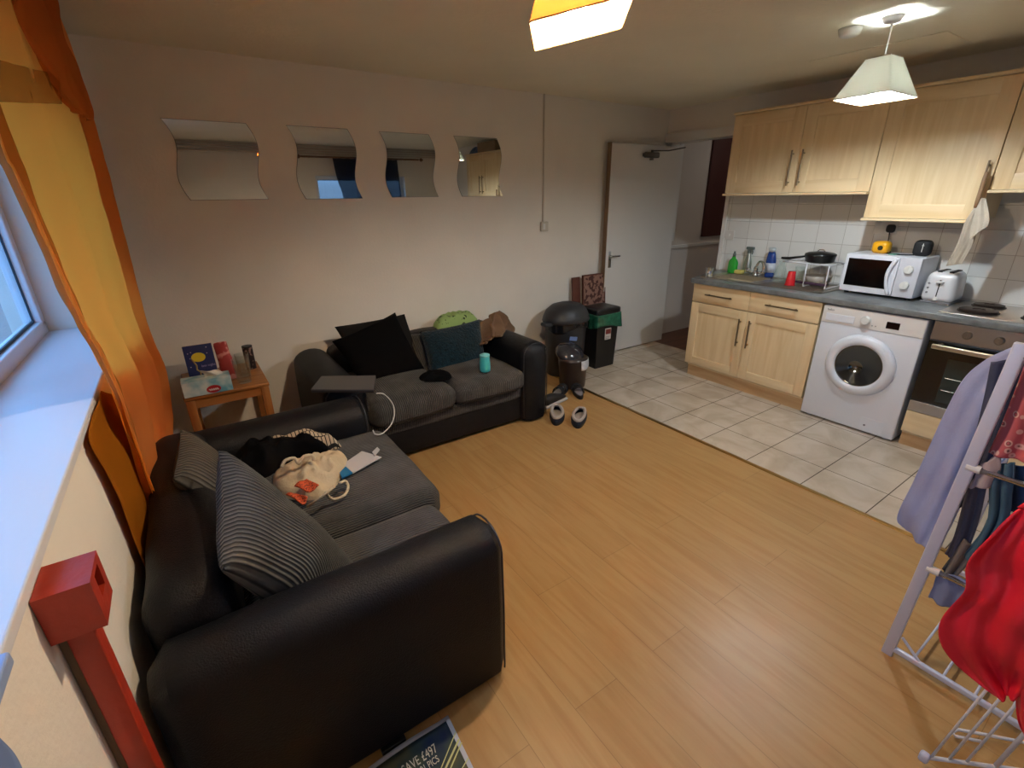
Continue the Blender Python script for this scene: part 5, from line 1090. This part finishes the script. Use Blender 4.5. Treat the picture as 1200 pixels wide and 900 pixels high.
M_rj = mat('red_nylon', 'da1a30', rough=.5, var=.1, bump=.1, bscale=60)
rj = hanging('jacket', [X(1192, 598, 1.44), X(1166, 620, 1.44), X(1134, 656, 1.44), X(1131, 688, 1.44), X(1104, 722, 1.44), X(1103, 748, 1.44), X(1120, 775, 1.44), X(1146, 798, 1.44), X(1172, 817, 1.44)],
        [X(1290, 580, 1.385), X(1285, 620, 1.385), X(1280, 660, 1.385), X(1270, 700, 1.385), X(1255, 735, 1.39), X(1240, 765, 1.40), X(1222, 785, 1.41), X(1205, 805, 1.425), X(1188, 818, 1.425)], M_rj, nu=60, nv=70, folds=((1.3, .012), (3.3, .006)), grow=.9, dirv=(-1, -.2, .1), noi=.016, seed=12, thick=.006, label='bright red jacket draped over the near end of the airer', cat='jacket')
hanging('back_panel', [X(1192, 598, 1.44), V((1.62, -.02, 1.16)), V((1.86, -.06, 1.19)), V((1.90, -.06, 1.0))], [X(1290, 580, 1.385), V((1.6, -.34, 1.17)), V((1.86, -.36, 1.19)), V((1.90, -.36, 1.0))], M_rj, parent=rj, nu=20, nv=24, folds=((1.3, .01),), dirv=(0, 0, 1), noi=.01, seed=15, thick=.006)
hanging('sleeve', [X(1196, 780, 1.425), X(1190, 810, 1.425), X(1189, 845, 1.425), X(1198, 866, 1.425)], [X(1250, 780, 1.40), X(1248, 810, 1.40), X(1240, 850, 1.40), X(1228, 872, 1.40)], M_rj, parent=rj, nu=16, nv=24, folds=((2, .02),), noi=.02, seed=14, thick=.006)

# ------------------------------------------------------------------ dark curtain on the window behind the camera (seen in the mirrors)
t = thing('curtain', 'dark navy curtain on the window behind the camera, seen only in the mirrors', 'curtain', (2.9, YF+.1, 0))
def cc(x, z): return V((x, YF+.10, z))
hanging('curtain_panel', [cc(2.33, 2.20), cc(2.36, 1.9), cc(2.42, 1.6), cc(2.4, .9), cc(2.4, .1)], [cc(3.40, 2.20), cc(3.41, 1.9), cc(3.42, 1.6), cc(3.42, .9), cc(3.4, .1)], fabric_glow('navy_sheer', '10203f', .35, transp=.35), nu=80, nv=20, folds=((9, .025), (17, .008)), dirv=(0, 1, 0), parent=t, thick=.001)
b = MB(); b.cyl((1.86, YF+.10, 2.215), (3.8, YF+.10, 2.215), .014, 12)
for x in (1.82, 3.84): b.lathe([(0, -.03), (.025, -.01), (.03, .01), (.014, .035)], (x, YF+.10, 2.215), axis=(1, 0, 0), seg=14)
for x in (2.0, 3.6): b.box((x-.01, YF, 2.205), (x+.01, YF+.1, 2.225))
b.build('curtain_rod', mat('brown_rod', '6b4a2e', rough=.5), t, auto=40)

# ================================================================== outside, daylight, camera
wd = bpy.data.worlds.new('World'); bpy.context.scene.world = wd; wd.use_nodes = True
N = wd.node_tree.nodes; L = wd.node_tree.links; bg = N['Background']
tc = N.new('ShaderNodeTexCoord'); sp = N.new('ShaderNodeSeparateXYZ'); L.new(tc.outputs['Generated'], sp.inputs[0])
r = N.new('ShaderNodeValToRGB'); r.color_ramp.elements[0].position = .51; r.color_ramp.elements[0].color = (.021, .034, .056, 1); r.color_ramp.elements[1].position = .62; r.color_ramp.elements[1].color = (.075, .16, .31, 1)
mp = N.new('ShaderNodeMapRange'); mp.inputs[1].default_value = -1; mp.inputs[2].default_value = 1; L.new(sp.outputs[2], mp.inputs[0]); L.new(mp.outputs[0], r.inputs[0]); L.new(r.outputs[0], bg.inputs[0])
bg.inputs[1].default_value = 5.1
def portal(name, loc, rot, sx, sy):
    l = bpy.data.lights.new(name, 'AREA'); l.shape = 'RECTANGLE'; l.size = sx; l.size_y = sy; l.cycles.is_portal = True
    o = bpy.data.objects.new(name, l); C.objects.link(o); o.location = loc; o.rotation_euler = rot
portal('window_daylight', (XW-.1, (WY0+WY1)/2, (WZ0+WZ1)/2), (0, -PI/2, 0), WZ1-WZ0, WY1-WY0)
portal('window_daylight', (2.8, YF-.2, 1.45), (PI/2, 0, 0), 1.5, 1.0)

cam = bpy.data.cameras.new('Camera'); co = bpy.data.objects.new('Camera', cam); C.objects.link(co)
cam.sensor_fit = 'HORIZONTAL'; cam.sensor_width = 36; cam.lens = 36*FPX/1200; cam.clip_start = .02
Mc = Matrix((RT, UP, -FW)).transposed().to_4x4(); Mc.translation = (0, 0, CAM_H); co.matrix_world = Mc
sc = bpy.context.scene; sc.camera = co
sc.view_settings.view_transform = 'Standard'; sc.view_settings.look = 'None'; sc.view_settings.gamma = 1; sc.view_settings.use_curve_mapping = False
sc.view_settings.exposure = 1.45
